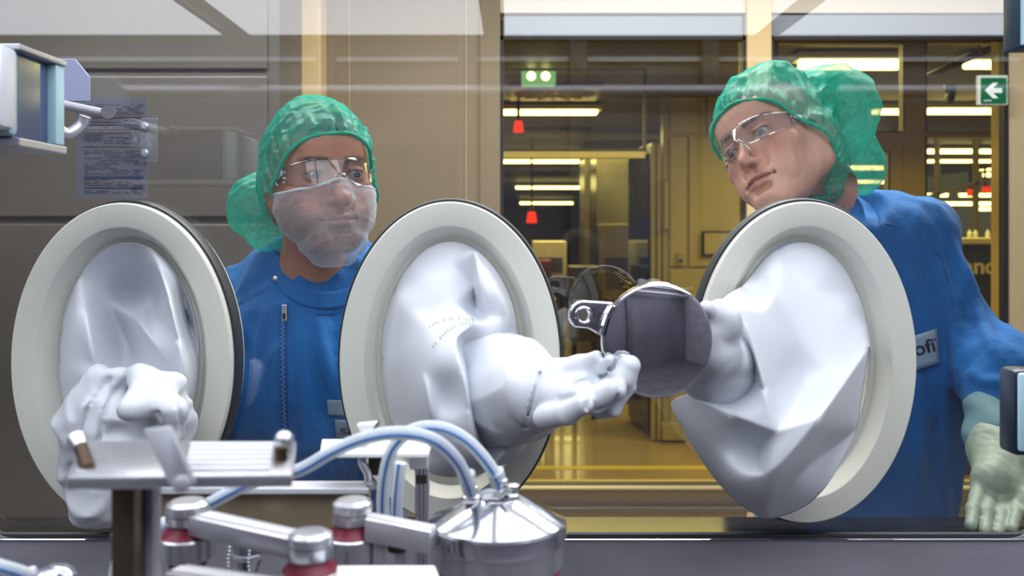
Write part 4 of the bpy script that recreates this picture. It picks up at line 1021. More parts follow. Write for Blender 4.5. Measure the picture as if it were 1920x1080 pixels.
# gown of the man
def folds(a, b, c, seed):
    return lambda X, Y, Z: a*noise3(X, Y, Z*.35, 34, seed)+b*(1.4*np.abs(noise3(X, Y, Z*.45, 42, seed+1))-.5)+c*noise3(X, Y, Z*.6, 130, seed+2)
v = Vol((-.80, 1.24, .72), (-.02, 1.86, 1.47), .0048)
v.chain([W(588, 545, 1.60), W(592, 700, 1.62), W(600, 1100, 1.64)], [.105, .150, .160], .05)
v.cap(W(470, 575, 1.62), W(745, 570, 1.58), .070, .070, .06)
v.cap(W(545, 528, 1.60), W(645, 528, 1.58), .060, .060, .05)
v.ell(W(595, 760, 1.58), (.17, .13, .22), .06)
v.chain([W(455, 590, 1.62), W(330, 800, 1.50), W(232, 700, 1.26)], [.068, .055, .048], .04)
v.chain([W(760, 585, 1.56), W(880, 800, 1.48), W(850, 700, 1.26)], [.068, .055, .048], .04)
v.ell(W(590, 470, 1.555), (.058, .060, .09), .006, 's')
v.warp(folds(.0075, .0100, .0030, 41))
fold_lines(v, [[(600, 610), (612, 690), (648, 780)], [(470, 620), (492, 740), (480, 880)], [(645, 610), (640, 700), (655, 745)], [(566, 690), (596, 800), (650, 890)], [(500, 590), (486, 680)], [(440, 560), (470, 640)], [(560, 620), (575, 760), (570, 880)]])
gown = skinny(v, 'gown', BLUE, man)
# standing collar following the neck, open at the front
def collar(pts, h, m, parent, name='collar', r=.004, flare=.0):
    lo = [Vector(p) for p in pts]; hi = [p+Vector(hh) for p, hh in zip(lo, h)]
    vs, fs = [], []; n = len(lo)
    for a, b in zip(lo, hi):
        for t in (0, .33, .66, 1): vs.append(a.lerp(b, t))
    for i in range(n-1):
        for k in range(3): fs.append((i*4+k, (i+1)*4+k, (i+1)*4+k+1, i*4+k+1))
    o = raw(name, vs, fs, m, parent); s = o.modifiers.new('t', 'SOLIDIFY'); s.thickness = r; s.offset = 0
    s2 = o.modifiers.new('s', 'SUBSURF'); s2.levels = s2.render_levels = 2; return o
low_ = smoothpath(onsurf(v, px_spline([(508, 500), (520, 536), (552, 566), (600, 580), (650, 574), (690, 552)], 5), .006), 3)
up_ = smoothpath([P(x, y, 0) for x, y in ()] or [P(x, y, q.y+.010) for (x, y), q in zip(px_spline([(520, 474), (534, 508), (562, 534), (602, 547), (650, 541), (686, 522)], 5), low_)], 2)
lowb = low_+[W(712, 515, 1.60), W(690, 480, 1.66), W(600, 470, 1.69), W(530, 478, 1.66)]
upb = up_+[W(700, 490, 1.60), W(675, 458, 1.65), W(600, 450, 1.67), W(540, 455, 1.65)]
collar([Vector(p) for p in lowb], [Vector(u_)-Vector(l_) for u_, l_ in zip(upb, lowb)], BLUE, gown, r=.004)
# zip with its pull, shoulder seam, snap, pocket patches
zp = smoothpath(onsurf(vm, [], .0) or onsurf(v, px_spline([(533, 570), (531, 640), (533, 740), (536, 830), (540, 930)], 10), .0035), 3)
MB().tube(zp, .0052, 10).build('zip_tape', BLUED, gown, smooth=True)
zt = gown
nteeth = 90; m1 = MB()
for i in range(nteeth):
    t = i/(nteeth-1)*(len(zp)-1.001); k = int(t); p = zp[k].lerp(zp[k+1], t-k)+Vector((0, -.0052, 0)); dx = .0013 if i % 2 else -.0011
    m1.box((p.x+dx-.0022, p.y-.001, p.z-.0009), (p.x+dx+.0022, p.y+.001, p.z+.0009))
zteeth = m1.build('zip_teeth', mat('blue_zip_teeth', '4a94d8', .35), gown); zteeth['kind'] = 'stuff'
zc = P(533, 585, zp[0].y-.012)
MB().box(zc+Vector((-.0045, -.002, -.015)), zc+Vector((.0045, .002, .012)), .0015).build('zip_pull', CHROME, gown)
MB().box(zc+Vector((-.0025, -.003, -.011)), zc+Vector((.0025, -.0015, -.002)), .0008).build('pull_slot', DARKF, gown)
def seam(v, pts, name='seam', r=.0012, par=None, m=None): return MB().tube(smoothpath(onsurf(v, px_spline(pts, 8), .0008), 2), r, 6).build(name, m or BLUED, par or gown, smooth=True)
seam(v, [(440, 573), (470, 560), (495, 545)], r=.0016)
seam(v, [(462, 600), (456, 700), (462, 800)], r=.0012)
seam(v, [(590, 590), (640, 587), (668, 572)], r=.0012)
c = onsurf(v, [(516, 522)], .012)[0]
MB().lathe(c, [(.0045, 0), (.0045, .0015), (.003, .0025)], axis=(0, -1, .1), n=20).build('snap', CHROME, gown, smooth=True)
def patch(v, quad, name, m, par, th=.0015, lift=.004):
    a, b, c_, d = [Vector(q) for q in quad]; n = 7; vs, fs = [], []
    px_ = [a.lerp(b, i/n).lerp(d.lerp(c_, i/n), j/n) for i in range(n+1) for j in range(n+1)]
    Ys = np.array([surfY(v, p.x, p.y) or 1.5 for p in px_])
    A_ = np.stack([[p.x for p in px_], [p.y for p in px_], np.ones(len(px_))], 1); s_, *_r = np.linalg.lstsq(A_, Ys, rcond=None)
    off = (A_@s_-Ys).max()+lift
    vs = [P(p.x, p.y, float(s_[0]*p.x+s_[1]*p.y+s_[2])-off) for p in px_]
    for i in range(n):
        for j in range(n): k = i*(n+1)+j; fs.append((k, k+1, k+n+2, k+n+1))
    o = raw(name, vs, fs, m, par); sd = o.modifiers.new('t', 'SOLIDIFY'); sd.thickness = th
    return o, (lambda x, y, l=.0016: P(x, y, float(s_[0]*x+s_[1]*y+s_[2])-off-l))
PATCH = mat('pale_label_fabric', '8fa9bb', .7, bump=.3, bscale=150)
patch(v, [(613, 750), (650, 752), (650, 780), (615, 779)], 'name_patch', PATCH, gown)
o_, pf = patch(v, [(628, 787), (668, 790), (668, 825), (631, 823)], 'name_patch', PATCH, gown)
def word(txt, f, x, y, x2, y2, hpx, m, par, name='lettering'):
    """raised lettering laid on a patch; f maps pixels to points, baseline from (x,y) to (x2,y2)"""
    cu = bpy.data.curves.new(name, 'FONT'); cu.body = txt; cu.size = 1; cu.offset = .012; ob = bpy.data.objects.new(name, cu); COL.objects.link(ob)
    dg = bpy.context.evaluated_depsgraph_get(); me = bpy.data.meshes.new_from_object(ob.evaluated_get(dg)); bpy.data.objects.remove(ob)
    xs = [q.co.x for q in me.vertices]; wd = max(xs)-min(xs); bm = bmesh.new(); bm.from_mesh(me)
    dxp = Vector((x2-x, y2-y)); L_ = dxp.length; e = dxp/L_; nrm = Vector((e.y, -e.x))
    for q in bm.verts:
        u = (q.co.x-min(xs))/wd*L_; w_ = q.co.y*hpx
        q.co = f(x+e.x*u+nrm.x*w_, y+e.y*u+nrm.y*w_)
    me2 = bpy.data.meshes.new(name); bm.to_mesh(me2); bm.free(); return link(name, me2, m, par, smooth=False)
INK = mat('dark_lettering', '151326', .6)
word('sa', pf, 637, 814, 666, 815, 24, INK, gown)
MB().lathe(pf(634, 813), [(.0018, 0), (.0018, .0008)], axis=(0, -1, 0), n=16).build('purple_dot', mat('purple_dot', '7a22c8', .5), gown)

# ---------------- woman
RW = Rm(-.0598, -.4916, -.9024); TW = np.array((.4309, 1.4733, 1.45+(1.5886-1.45)))
woman = thing('person', (.60, 1.55, 0), 'woman in blue gown, teal bouffant cap and clear goggles, head bent down left', 'person')
neckW = [W(1590, 372, 1.56), W(1640, 450, 1.62)]
bodyW, vw = head('head_and_neck', RW, TW, neckW, None, False, woman)
for s in (-1, 1): eye(RW, TW, s, (.10, -1, -.42), woman, '242c33')
bouffant(RW, TW, [(W(1555, 215, 1.52), (.085, .07, .080)), (W(1595, 300, 1.55), (.050, .05, .055)), (W(1618, 330, 1.56), (.026, .03, .028)), (W(1430, 175, 1.5), (.06, .06, .04))], woman, ((0, .74, .67), -.034), 57, extra=.012)
goggles(RW, TW, woman)
v2 = Vol((.30, 1.24, .80), (1.12, 1.86, 1.56), .0052)
v2.chain([W(1640, 470, 1.64), W(1620, 650, 1.64), W(1580, 1150, 1.62)], [.105, .150, .170], .05)
v2.cap(W(1560, 470, 1.62), W(1715, 440, 1.62), .062, .062, .05)
v2.cap(W(1450, 540, 1.66), W(1520, 480, 1.64), .062, .062, .06)
v2.ell(W(1620, 760, 1.60), (.165, .12, .24), .06)
v2.chain([W(1708, 458, 1.60), W(1762, 560, 1.57), W(1822, 655, 1.52)], [.058, .052, .047], .035)
v2.chain([W(1828, 655, 1.52), W(1890, 705, 1.44), W(1880, 775, 1.40)], [.052, .058, .050], .035, .03)
v2.cap(W(1835, 690, 1.46), W(1905, 780, 1.40), .035, .040, .03)
v2.chain([W(1440, 560, 1.64), W(1430, 760, 1.52), W(1513, 700, 1.28)], [.066, .055, .048], .04)
v2.ell(W(1585, 365, 1.57), (.075, .07, .085), .006, 's')
v2.warp(folds(.0070, .0090, .0028, 71))
fold_lines(v2, [[(1690, 450), (1718, 540), (1735, 600)], [(1762, 500), (1792, 620), (1803, 740)], [(1830, 580), (1862, 650), (1890, 700)], [(1825, 700), (1868, 724), (1915, 702)], [(1715, 720), (1725, 830), (1700, 960)], [(1765, 700), (1762, 850), (1770, 980)], [(1832, 752), (1868, 772), (1912, 760)], [(1655, 430), (1668, 500), (1690, 590)], [(1780, 450), (1815, 530), (1840, 600)], [(1640, 880), (1600, 960)]])
gw = skinny(v2, 'gown', BLUE, woman)
low_ = smoothpath(onsurf(v2, px_spline([(1612, 372), (1640, 392), (1650, 425), (1638, 462), (1612, 500)], 5), .004), 3)
up_ = [P(x, y, q.y+.006) for (x, y), q in zip(px_spline([(1596, 362), (1616, 384), (1622, 418), (1612, 455), (1590, 490)], 5), low_)]
collar(low_, [u_-l_ for u_, l_ in zip(up_, low_)], BLUE, gw, r=.004)
seam(v2, [(1640, 415), (1690, 428), (1730, 450), (1765, 485)], r=.0014, par=gw)
seam(v2, [(1765, 485), (1785, 560), (1790, 640), (1788, 700)], r=.0016, par=gw)
seam(v2, [(1700, 520), (1704, 620)], r=.0012, par=gw)
o_, pf = patch(v2, [(1700, 634), (1757, 616), (1762, 680), (1704, 698)], 'name_patch', PATCH, gw)
word('nofi', pf, 1698, 672, 1755, 658, 36, INK, gw)
MB().lathe(pf(1753, 622+14), [(.0022, 0), (.0022, .0008)], axis=(0, -1, 0), n=16).build('purple_dot', MATS['purple_dot'], gw)
# gloved hand resting on the ledge
LAT = mat('pale_latex', '9fae9a', .5, bump=.25, bscale=70, var=.08, vscale=20)
LATC = mat('blue_grey_cuff', '6d949c', .6, bump=.3, bscale=50, var=.08, vscale=12)
v = Vol((.56, 1.17, 1.05), (.90, 1.46, 1.30), .0022)
v.chain([W(1872, 800, 1.38), W(1868, 840, 1.35), W(1872, 880, 1.32)], [.038, .036, .030], .02)
v.chain([W(1872, 870, 1.32), W(1856, 900, 1.29)], [.030, .026], .02)
v.chain([W(1890, 880, 1.32), W(1884, 905, 1.29)], [.028, .024], .02)
for (a, b_, c_, d_) in (((1836, 915), (1824, 955), (1820, 985), .0092), ((1858, 925), (1850, 962), (1846, 996), .0094), ((1882, 928), (1878, 968), (1872, 1000), .0092), ((1905, 922), (1905, 962), (1899, 992), .0084)):
    v.chain([W(*a, 1.285), W(*b_, 1.235), W(*c_, 1.205)], [d_*1.2, d_*1.0, d_*.85], .006, .003)
v.chain([W(1905, 905, 1.28), W(1928, 935, 1.25), W(1926, 962, 1.235)], [.014, .011, .009], .01, .004)
v.warp(lambda X, Y, Z: .0012*noise3(X, Y, Z, 120, 81)+.0006*noise3(X, Y, Z, 300, 82))
hw = skinny(v, 'gloved_hand', LAT, woman)
v = Vol((.62, 1.26, 1.12), (.92, 1.52, 1.32), .0026)
v.chain([W(1872, 778, 1.395), W(1872, 820, 1.37), W(1882, 862, 1.335)], [.048, .044, .036], .02)
v.warp(lambda X, Y, Z: .0016*noise3(X, Y, Z, 60, 91)+.0018*np.sin(140*Z+30*X+2*noise3(X, Y, Z, 40, 4)))
skinny(v, 'glove_cuff', LATC, woman)
# ------------------------------------------------------------------ machinery in front of the window
RED = mat('red_silicone', '7d1730', .35, spec=.5, var=.1, vscale=20)
HOSE = veil_mat('milky_hose', 'e3ebf2', .30, scale=20, rim=.6, contrast=.02)
STRIPE = mat('blue_hose_stripe', '3f6fae', .4)
BRASS = mat('dark_brass', '4a3a2a', .35, .8)
PALE = mat('pale_plate', 'd6d8de', .35, .3, bump=.05, bscale=200)
DECK = .86
Zp = lambda py, Y: H-(py-CY)/F*Y
def prof_px(lst, Y, y0): return [(r*Y/F, -(y-y0)*Y/F) for r, y in lst]
# --- tray on its post, left
ty = .50
tray = thing('clamp_tray', (P(260, 0, .53).x, .53, DECK), 'blurred ribbed steel tray on a dark square post with a slanting strap', 'machine part')
z = 1.3235
q4 = [Vector((P(125, 0, .48).x, .48, z)), Vector((P(548, 0, .485).x, .485, z)), Vector((P(555, 0, .565).x, .565, z)), Vector((P(150, 0, .565).x, .565, z))]
MB().prism(q4, Vector((0, 0, -.0068)), .001).build('plate', BRIGHT, tray, smooth=True)
for k in range(6):
    t0 = .12+.14*k; a = q4[0].lerp(q4[3], t0); b = q4[1].lerp(q4[2], t0); s0 = .52
    MB().tube([a.lerp(b, s0)+Vector((0, 0, .0006)), a.lerp(b, .90)+Vector((0, 0, .0006))], .0018, 8).build('rib', PALE, tray, smooth=True)
MB().lathe(P(532, 872, .53), prof_px([(16, 872), (16, 835), (18, 830), (17, 818), (11, 810), (2, 807)], .53, 872), n=28).build('pin', BRIGHT, tray, smooth=True)
MB().lathe(P(527, 872, .515), prof_px([(12, 880), (12, 838), (9, 836)], .515, 872), n=24).build('pin_sleeve', BRASS, tray, smooth=True)
MB().tube([P(165, 880, .50), P(152, 838, .515)], [.0042, .0036], 16).build('pin', BRASS, tray, smooth=True)
MB().tube([P(152, 840, .515), P(142, 822, .52)], [.0036, .0052], 16).build('pin_head', BRIGHT, tray, smooth=True)
MB().prism([P(268, 806, .475), P(318, 800, .475), P(364, 905, .468), P(356, 916, .468), P(325, 916, .468), P(316, 908, .468)], Vector((0, .004, 0)), .0006).build('strap', mat('strap_grey', 'a3a5ae', .4, .4), tray, smooth=True)
MB().lathe(P(342, 907, .467), [(.0045, 0), (.0045, .002), (.003, .0028)], axis=(0, -1, .15), n=20).build('bolt', STEEL, tray, smooth=True)
MB().box((P(229, 0, .53).x, .515, DECK), (P(272, 0, .53).x, .535, z-.0068), .001).build('post', mat('post_bronze_steel', '6b5d4c', .35, .8, var=.2, vscale=12), tray, smooth=True)
MB().box((P(273, 0, .54).x, .53, DECK), (P(300, 0, .54).x, .545, z-.0068), .003).build('post_guard', STEEL, tray, smooth=True)
# --- crossbar
cr = thing('crossbar', (P(500, 0, .74).x, .74, DECK), 'long horizontal steel bar with a bright top edge behind the levers', 'bar')
MB().box((P(283, 0, .74).x, .738, Zp(1012, .74)), (P(692, 0, .74).x, .75, Zp(924, .74)), .001).build('web', mat('bar_web_steel', 'a8977c', .25, .5, bump=.1, bscale=60, stretch=(.2, 1, 4)), cr)
MB().box((P(283, 0, .73).x, .728, Zp(926, .73)), (P(692, 0, .73).x, .75, Zp(914, .73)), .001).build('top_edge', PALE, cr)
for px in (300, 675): MB().box((P(px-8, 0, .745).x, .752, DECK), (P(px+8, 0, .745).x, .765, Zp(930, .745))).build('support', STEEL, cr)
# --- pivots with red seals
def pivot(px, Y, ys, label, scale=1.0):
    y0, y1, y2, y3, y4 = ys
    t = thing('pivot', (P(px, 0, Y).x, Y, DECK), label, 'machine part', 'round pivots with dark red seals'); c = P(px, y0, Y)
    r = 40*scale
    MB().lathe(c, prof_px([(r*.2, y0-3), (r*.74, y0-2), (r*.95, y0+4), (r, y0+9), (r, y1), (r*.98, y1+1)], Y, y0), n=40).build('cap', BRIGHT, t, smooth=True, angle=25)
    MB().lathe(c, prof_px([(r*.95, y0+19), (r*1.012, y0+20), (r*1.012, y0+22), (r*.95, y0+23)], Y, y0), n=40).build('cap_groove', STEELD, t, smooth=True)
    MB().lathe(c, prof_px([(r*.9, y1), (r*.92, y1+6), (r*1.22, y2), (r*1.26, y2+2)], Y, y0), n=40).build('red_seal', RED, t, smooth=True)
    MB().lathe(c, prof_px([(r*1.26, y2+2), (r*1.32, y2+5), (r*1.32, y3), (r*1.25, y3+3)], Y, y0), n=40).build('housing', BRIGHT, t, smooth=True, angle=25)
    MB().lathe(c, prof_px([(r*1.05, y3+3), (r*.9, y3+8), (r*.9, y4)], Y, y0), n=32).build('lower_seal', RED, t, smooth=True)
    zb = c.z-(y4-y0)*Y/F
    MB().lathe(Vector((c.x, c.y, DECK)), [(r*Y/F*.8, 0), (r*Y/F*.8, zb-DECK)], n=24).build('column', STEELD, t, smooth=True)
    return t
pivot(352, .62, (940, 978, 1000, 1040, 1056), 'left round steel pivot with a dark red seal, at the far end of the lever')
pivot(582, .57, (998, 1044, 1066, 1120, 1140), 'lowest round steel pivot with a wide dark red seal, joining the lever end', 1.06)
pivot(661, .64, (938, 978, 1000, 1046, 1060), 'right round steel pivot with a dark red seal, beside the cone vessel', .95)
def lever(name, A, B, Ya, Yb, h, wid, label, m=SATIN):
    a = P(A[0], A[1], Ya); b = P(B[0], B[1], Yb); d_ = (b-a); n_ = Vector((-d_.y, d_.x, 0)).normalized()*wid
    hz = Vector((0, 0, h)); bm = bmesh.new()
    mb = MB().prism([a-n_, b-n_, b+n_, a+n_], -hz, .0008); t = thing(name, (a+b)/2, label, 'lever')
    mb.build('arm', m, t, smooth=True)
    MB().prism([a-n_*.45+Vector((0, 0, .0006)), b-n_*.45+Vector((0, 0, .0006)), b+n_*.45+Vector((0, 0, .0006)), a+n_*.45+Vector((0, 0, .0006))], Vector((0, 0, -.001))).build('raised_face', PALE, t)
    return t
lever('lever', (372, 962), (560, 1003), .615, .575, .0125, .0095, 'grey flat lever running between the left and the lowest pivot')
lever('lever', (690, 966), (812, 990), .632, .625, .0155, .0085, 'short grey lever between the right pivot and the cone vessel')
lever('lever', (330, 1066), (560, 1100), .57, .53, .010, .010, 'grey flat lever low down under the left pivot', STEEL)
br = thing('fork_bracket', (P(725, 0, .63).x, .63, DECK), 'grey two legged bracket under the short lever beside the column', 'bracket')
for (x0, x1) in ((700, 722), (742, 760)): MB().box((P(x0, 0, .63).x, .627, DECK), (P(x1, 0, .63).x, .637, Zp(1010, .63)), .001).build('leg', SATIN, br)
MB().box((P(700, 0, .63).x, .626, Zp(1018, .63)), (P(790, 0, .63).x, .64, Zp(1004, .63)), .001).build('bridge', SATIN, br)
MB().lathe(P(745, 1020, .628), prof_px([(14, 1020), (20, 1024), (18, 1032), (8, 1036)], .628, 1020), n=24).build('nut', BRASS, br, smooth=True)
# --- column with bracket
cl = thing('column', (P(790, 0, .76).x, .76, DECK), 'slotted square aluminium column carrying a pale shelf bracket', 'column')
x0, x1 = P(778, 0, .75).x, P(803, 0, .75).x
MB().box((x0, .75, DECK), (x1, .762, Zp(872, .75)), .0006).build('profile', STEEL, cl)
for k in range(3):
    xx = x0+(x1-x0)*(.2+.3*k); MB().box((xx-.0008, .7485, DECK), (xx+.0008, .7505, Zp(880, .75))).build('fin', BRIGHT, cl)
MB().box((x0+.001, .7470, Zp(905, .75)), (x1-.001, .751, Zp(890, .75))).build('slot_nut', DARKW, cl)
MB().box((P(770, 0, .74).x, .735, Zp(878, .74)), (P(804, 0, .74).x, .765, Zp(850, .74)), .001).build('clamp_block', SATIN, cl)
zt_ = Zp(850, .72)
MB().prism([Vector((P(600, 0, .72).x, .72, zt_)), Vector((P(804, 0, .72).x, .72, zt_)), Vector((P(804, 0, .77).x, .77, zt_)), Vector((P(604, 0, .77).x, .77, zt_))], Vector((0, 0, -.0035)), .0006).build('shelf', mat('white_shelf', 'eceef2', .35), cl)
MB().prism([P(668, 797, .735), P(706, 793, .735), P(690, 818, .735), P(684, 822, .735)], Vector((0, .01, 0)), .0008).build('wedge', MATS['white_shelf'], cl)
MB().prism([P(706, 793, .736), P(708, 800, .738), P(693, 822, .738), P(690, 818, .736)], Vector((0, .012, 0))).build('wedge_side', DARKW, cl)
MB().tube(spline([P(682, 820, .742), P(682, 850, .742), P(679, 866, .735), P(690, 888, .735), P(692, 912, .735)], 5), [.0035]*21, 12).build('holder_rod', BRIGHT, cl, smooth=True)
MB().box(P(690, 892, .745), P(728, 856, .750), .001).build('dark_flag', DARKW, cl)
MB().lathe(P(695, 915, .735), prof_px([(14, 915), (14, 905), (9, 900)], .735, 915), n=20).build('foot_nut', BRIGHT, cl, smooth=True)
# --- cone vessel
vs_ = thing('vessel', (P(932, 0, .62).x, .62, DECK), 'shiny steel vessel with a conical lid taking two hoses', 'vessel')
VY = .66; c = P(933, 973, VY)
MB().lathe(c, prof_px([(112, 1160), (112, 1062), (118, 1058), (122, 1052), (122, 1012), (124, 1009)], VY, 973), n=96).build('body', BRIGHT, vs_, smooth=True, angle=25)
MB().lathe(c, prof_px([(124, 1009), (128, 1007), (129, 1003), (129, 979), (127, 974), (125, 972), (44, 932), (40, 931), (39, 926), (5, 925)], VY, 973), n=96).build('cone_lid', mat('polished_cone', 'd8dade', .14, 1.0, bump=.02, bscale=300), vs_, smooth=True, angle=20)
MB().lathe(c, prof_px([(113, 1064), (117, 1068), (117, 1082), (112, 1086)], VY, 973), n=64).build('red_seal', RED, vs_, smooth=True)
for k in range(3):
    pts_ = []
    MB().lathe(P((884, 940, 962)[k], (930, 918, 928)[k], VY-.004), prof_px([((17, 16, 13)[k], 938), ((17, 16, 13)[k], 930), (10, 926), (10, 918), ((13, 12, 12)[k], 916), ((13, 12, 12)[k], 911), (6, 909)], VY, 930), n=24).build('port_fitting', BRIGHT, vs_, smooth=True, angle=25)
MB().box(P(868, 946, VY-.012), P(904, 934, VY-.002), .0012).build('clamp', SATIN, vs_)
MB().box(P(906, 938, VY-.014), P(938, 927, VY-.004), .0012).build('clamp', SATIN, vs_)
MB().tube([P(938, 930, VY-.014), P(955, 916, VY-.016)], .002, 8).build('clamp_screw', BRIGHT, vs_, smooth=True)
# --- hoses
def hose(pts, r, label, stripe=(0, -.6, .8), grp='clear hoses with a blue stripe'):
    path = spline([P(*p) for p in pts], 10); o = MB().tube(path, r, 18).build('hose', HOSE, smooth=True); tag(o, label, 'hose', grp)
    st = Vector(stripe).normalized(); sp_ = []
    for i, p in enumerate(path):
        t = (path[min(i+1, len(path)-1)]-path[max(i-1, 0)]).normalized(); s_ = (st-t*st.dot(t)).normalized(); sp_.append(p+s_*r*.93)
    MB().tube(sp_, r*.24, 8).build('blue_stripe', STRIPE, o, smooth=True)
    ip = MB().tube(path, r*.55, 12).build('bore', veil_mat('hose_bore', 'b4c3d2', .5, contrast=.02) if 'hose_bore' not in MATS else MATS['hose_bore'], o, smooth=True)
    return o
rh = 13*.62/F
hose([(214, 1110, .60), (228, 1035, .61), (262, 1005, .63), (300, 985, .655), (345, 967, .665), (392, 945, .655), (470, 906, .65), (560, 882, .64), (625, 846, .63), (690, 820, .62), (755, 812, .615), (815, 826, .62), (855, 862, .635), (874, 898, .65), (884, 926, .656)], rh,
     'clear blue striped hose sweeping from lower left over to the vessel lid', (0, -1, -.1))
hose([(722, 1000, .67), (718, 950, .67), (722, 890, .665), (738, 838, .66), (775, 806, .655), (825, 802, .655), (870, 822, .655), (905, 856, .655), (928, 890, .656), (940, 922, .657)], rh,
     'clear blue striped hose arching behind the other to the vessel lid', (0, -1, -.1))
hose([(746, 1000, .69), (744, 950, .69), (748, 900, .69), (752, 868, .69)], rh*.95, 'short upright clear hose beside the slotted column', (-.3, -1, 0))
hose([(-30, 1056, .55), (0, 1064, .55), (40, 1076, .555), (75, 1092, .56)], rh, 'clear hose end at the bottom left corner', (0, -1, .3))
for k, (a, b) in enumerate(((P(874, 888, .655), P(884, 930, .66)), (P(928, 884, .656), P(940, 922, .662)))):
    MB().tube([a, b], [rh*1.35, rh*1.15], 20).build('end_sleeve', HOSE, vs_, smooth=True)
hf = tag(MB().lathe(P(222, 1012, .60), prof_px([(9, 1020), (14, 1012), (14, 998), (10, 990), (6, 986)], .60, 1012), n=20).build('hose_joint', CHROME, smooth=True), 'small shiny joint on the hose left of the dark post', 'fitting')
# --- nozzle and bead chains
nz = thing('glass_nozzle', P(467, 1070, .70), 'faceted clear nozzle hanging below the lever between bead chains', 'nozzle')
MB().lathe(P(467, 1015, .70), prof_px([(30, 1012), (30, 1034), (28, 1040), (8, 1090), (6, 1110)], .70, 1015), n=10).build('faceted_body', mat('cut_glass', 'b8bec6', .06, .85), nz)
MB().lathe(P(467, 1015, .70), prof_px([(32, 1036), (33, 1040), (31, 1044)], .70, 1015), n=30).build('collar_ring', BRIGHT, nz, smooth=True)
MB().tube([P(467, 1012, .70), P(467, 985, .72)], .004, 10).build('stem', STEEL, nz, smooth=True)
for cx_, lab in ((429, 'bead chain hanging left of the clear nozzle'), (467, 'bead chain hanging in front of the clear nozzle')):
    t = thing('bead_chain', P(cx_, 1000, .685), lab, 'chain'); proto = None
    for k in range(10 if cx_ < 440 else 12):
        p = P(cx_+1.2*math.sin(k*.8), 1012+7.2*k, .685)
        if proto is None:
            bm = bmesh.new(); bmesh.ops.create_icosphere(bm, subdivisions=2, radius=.00125); me = bpy.data.meshes.new('bead'); bm.to_mesh(me); bm.free(); proto = me; o = link('bead', me, CHROME, None)
        else:
            o = bpy.data.objects.new('bead', proto); COL.objects.link(o)
        o.location = p-t.location; o.parent = t
    MB().tube([P(cx_, 990, .685), P(cx_, 1085 if cx_ < 440 else 1098, .685)], .0004, 5).build('wire', STEEL, t)
# --- small things along the lower edge
wp_ = thing('white_plate', (P(720, 0, .5).x, .5, 1.27), 'white flat plate at the bottom edge before the column', 'plate')
zz = Zp(1060, .56)
MB().prism([Vector((P(628, 0, .50).x, .50, zz)), Vector((P(845, 0, .50).x, .50, zz)), Vector((P(815, 0, .56).x, .56, zz)), Vector((P(632, 0, .56).x, .56, zz))], Vector((0, 0, -.004)), .0008).build('plate', mat('white_shelf', 'eceef2', .35), wp_)
MB().box((P(700, 0, .53).x, .52, DECK), (P(740, 0, .53).x, .54, zz-.003), .001).build('stand', STEEL, wp_)
dm = thing('clear_dome', P(102, 1080, .56), 'small clear shallow dome at the bottom left corner', 'dome')
MB().lathe(P(102, 1084, .56), prof_px([(40, 1090), (41, 1084), (37, 1074), (26, 1065), (12, 1061), (1, 1060)], .56, 1084), n=40).build('dome', mat('cut_glass', 'b8bec6', .06, .85), dm, smooth=True)
MB().lathe(P(60, 1078, .56), prof_px([(10, 1090), (10, 1070), (7, 1064), (2, 1062)], .56, 1078), n=20).build('knob', PALE, dm, smooth=True)
MB().lathe(Vector((P(102, 0, .56).x, .56, DECK)), [(.012, 0), (.012, Zp(1088, .56)-DECK)], n=24).build('stand', STEELD, dm, smooth=True)

# ------------------------------------------------------------------ fittings at the left and right edges
LB = mat('pale_blue_edge', 'a9cdd6', .3)
hb = thing('door_latch', (-.5, .83, 1.6), 'shiny silver latch housing with pale blue edge at the upper left', 'latch')
zt1, zb1 = Zp(92, .80), Zp(256, .80)
MB().box((-.62, .765, zb1+.004), (P(23, 0, .78).x, .79, zt1-.002), .006).build('front_cover', mat('cover_steel', 'e2e4e8', .35, .15), hb, smooth=True)
MB().box((-.62, .788, zb1), (P(34, 0, .80).x, .803, zt1), .006).build('blue_gasket', LB, hb, smooth=True)
xr = P(36, 0, .81).x
MB().box((-.62, .80, zt1), (xr+.006, .885, zt1+.005), .001).build('top_flange', SATIN, hb)
MB().box((-.62, .80, zb1-.008), (xr+.006, .885, zb1-.001), .001).build('bottom_flange', SATIN, hb)
MB().box((-.60, .805, zb1), (xr-.004, .868, zt1), .001).build('inner_box', mat('latch_blue_glass', '5f6f96', .12, .5), hb)
MB().box((xr-.012, .868, zb1), (xr+.004, .885, zt1), .002).build('edge_strip', LB, hb, smooth=True)
# camera arm behind the latch
ca = thing('articulated_arm', P(130, 250, 1.05), 'grey jointed arm with a round joint behind the latch housing', 'arm')
MB().lathe(P(60, 205, 1.02), [(.0001, 0), (.022, .0), (.024, .004), (.024, .02)], axis=(0, -1, 0), n=32).build('round_joint', SATIN, ca, smooth=True)
MB().tube(spline([P(75, 200, 1.03), P(100, 232, 1.04), P(125, 250, 1.05), P(152, 236, 1.06), P(160, 218, 1.06)], 8), .0065, 14).build('bent_tube', SATIN, ca, smooth=True)
MB().tube([P(85, 190, 1.04), P(200, 214, 1.06)], .0055, 12).build('straight_tube', STEEL, ca, smooth=True)
MB().lathe(P(205, 212, 1.06), [(.006, 0), (.008, .002), (.008, .010)], axis=(.3, -1, 0), n=24).build('end_joint', STEELD, ca, smooth=True)
MB().tube([P(60, 205, 1.03), P(-40, 205, 1.03)], .01, 12).build('root_tube', STEEL, ca, smooth=True)
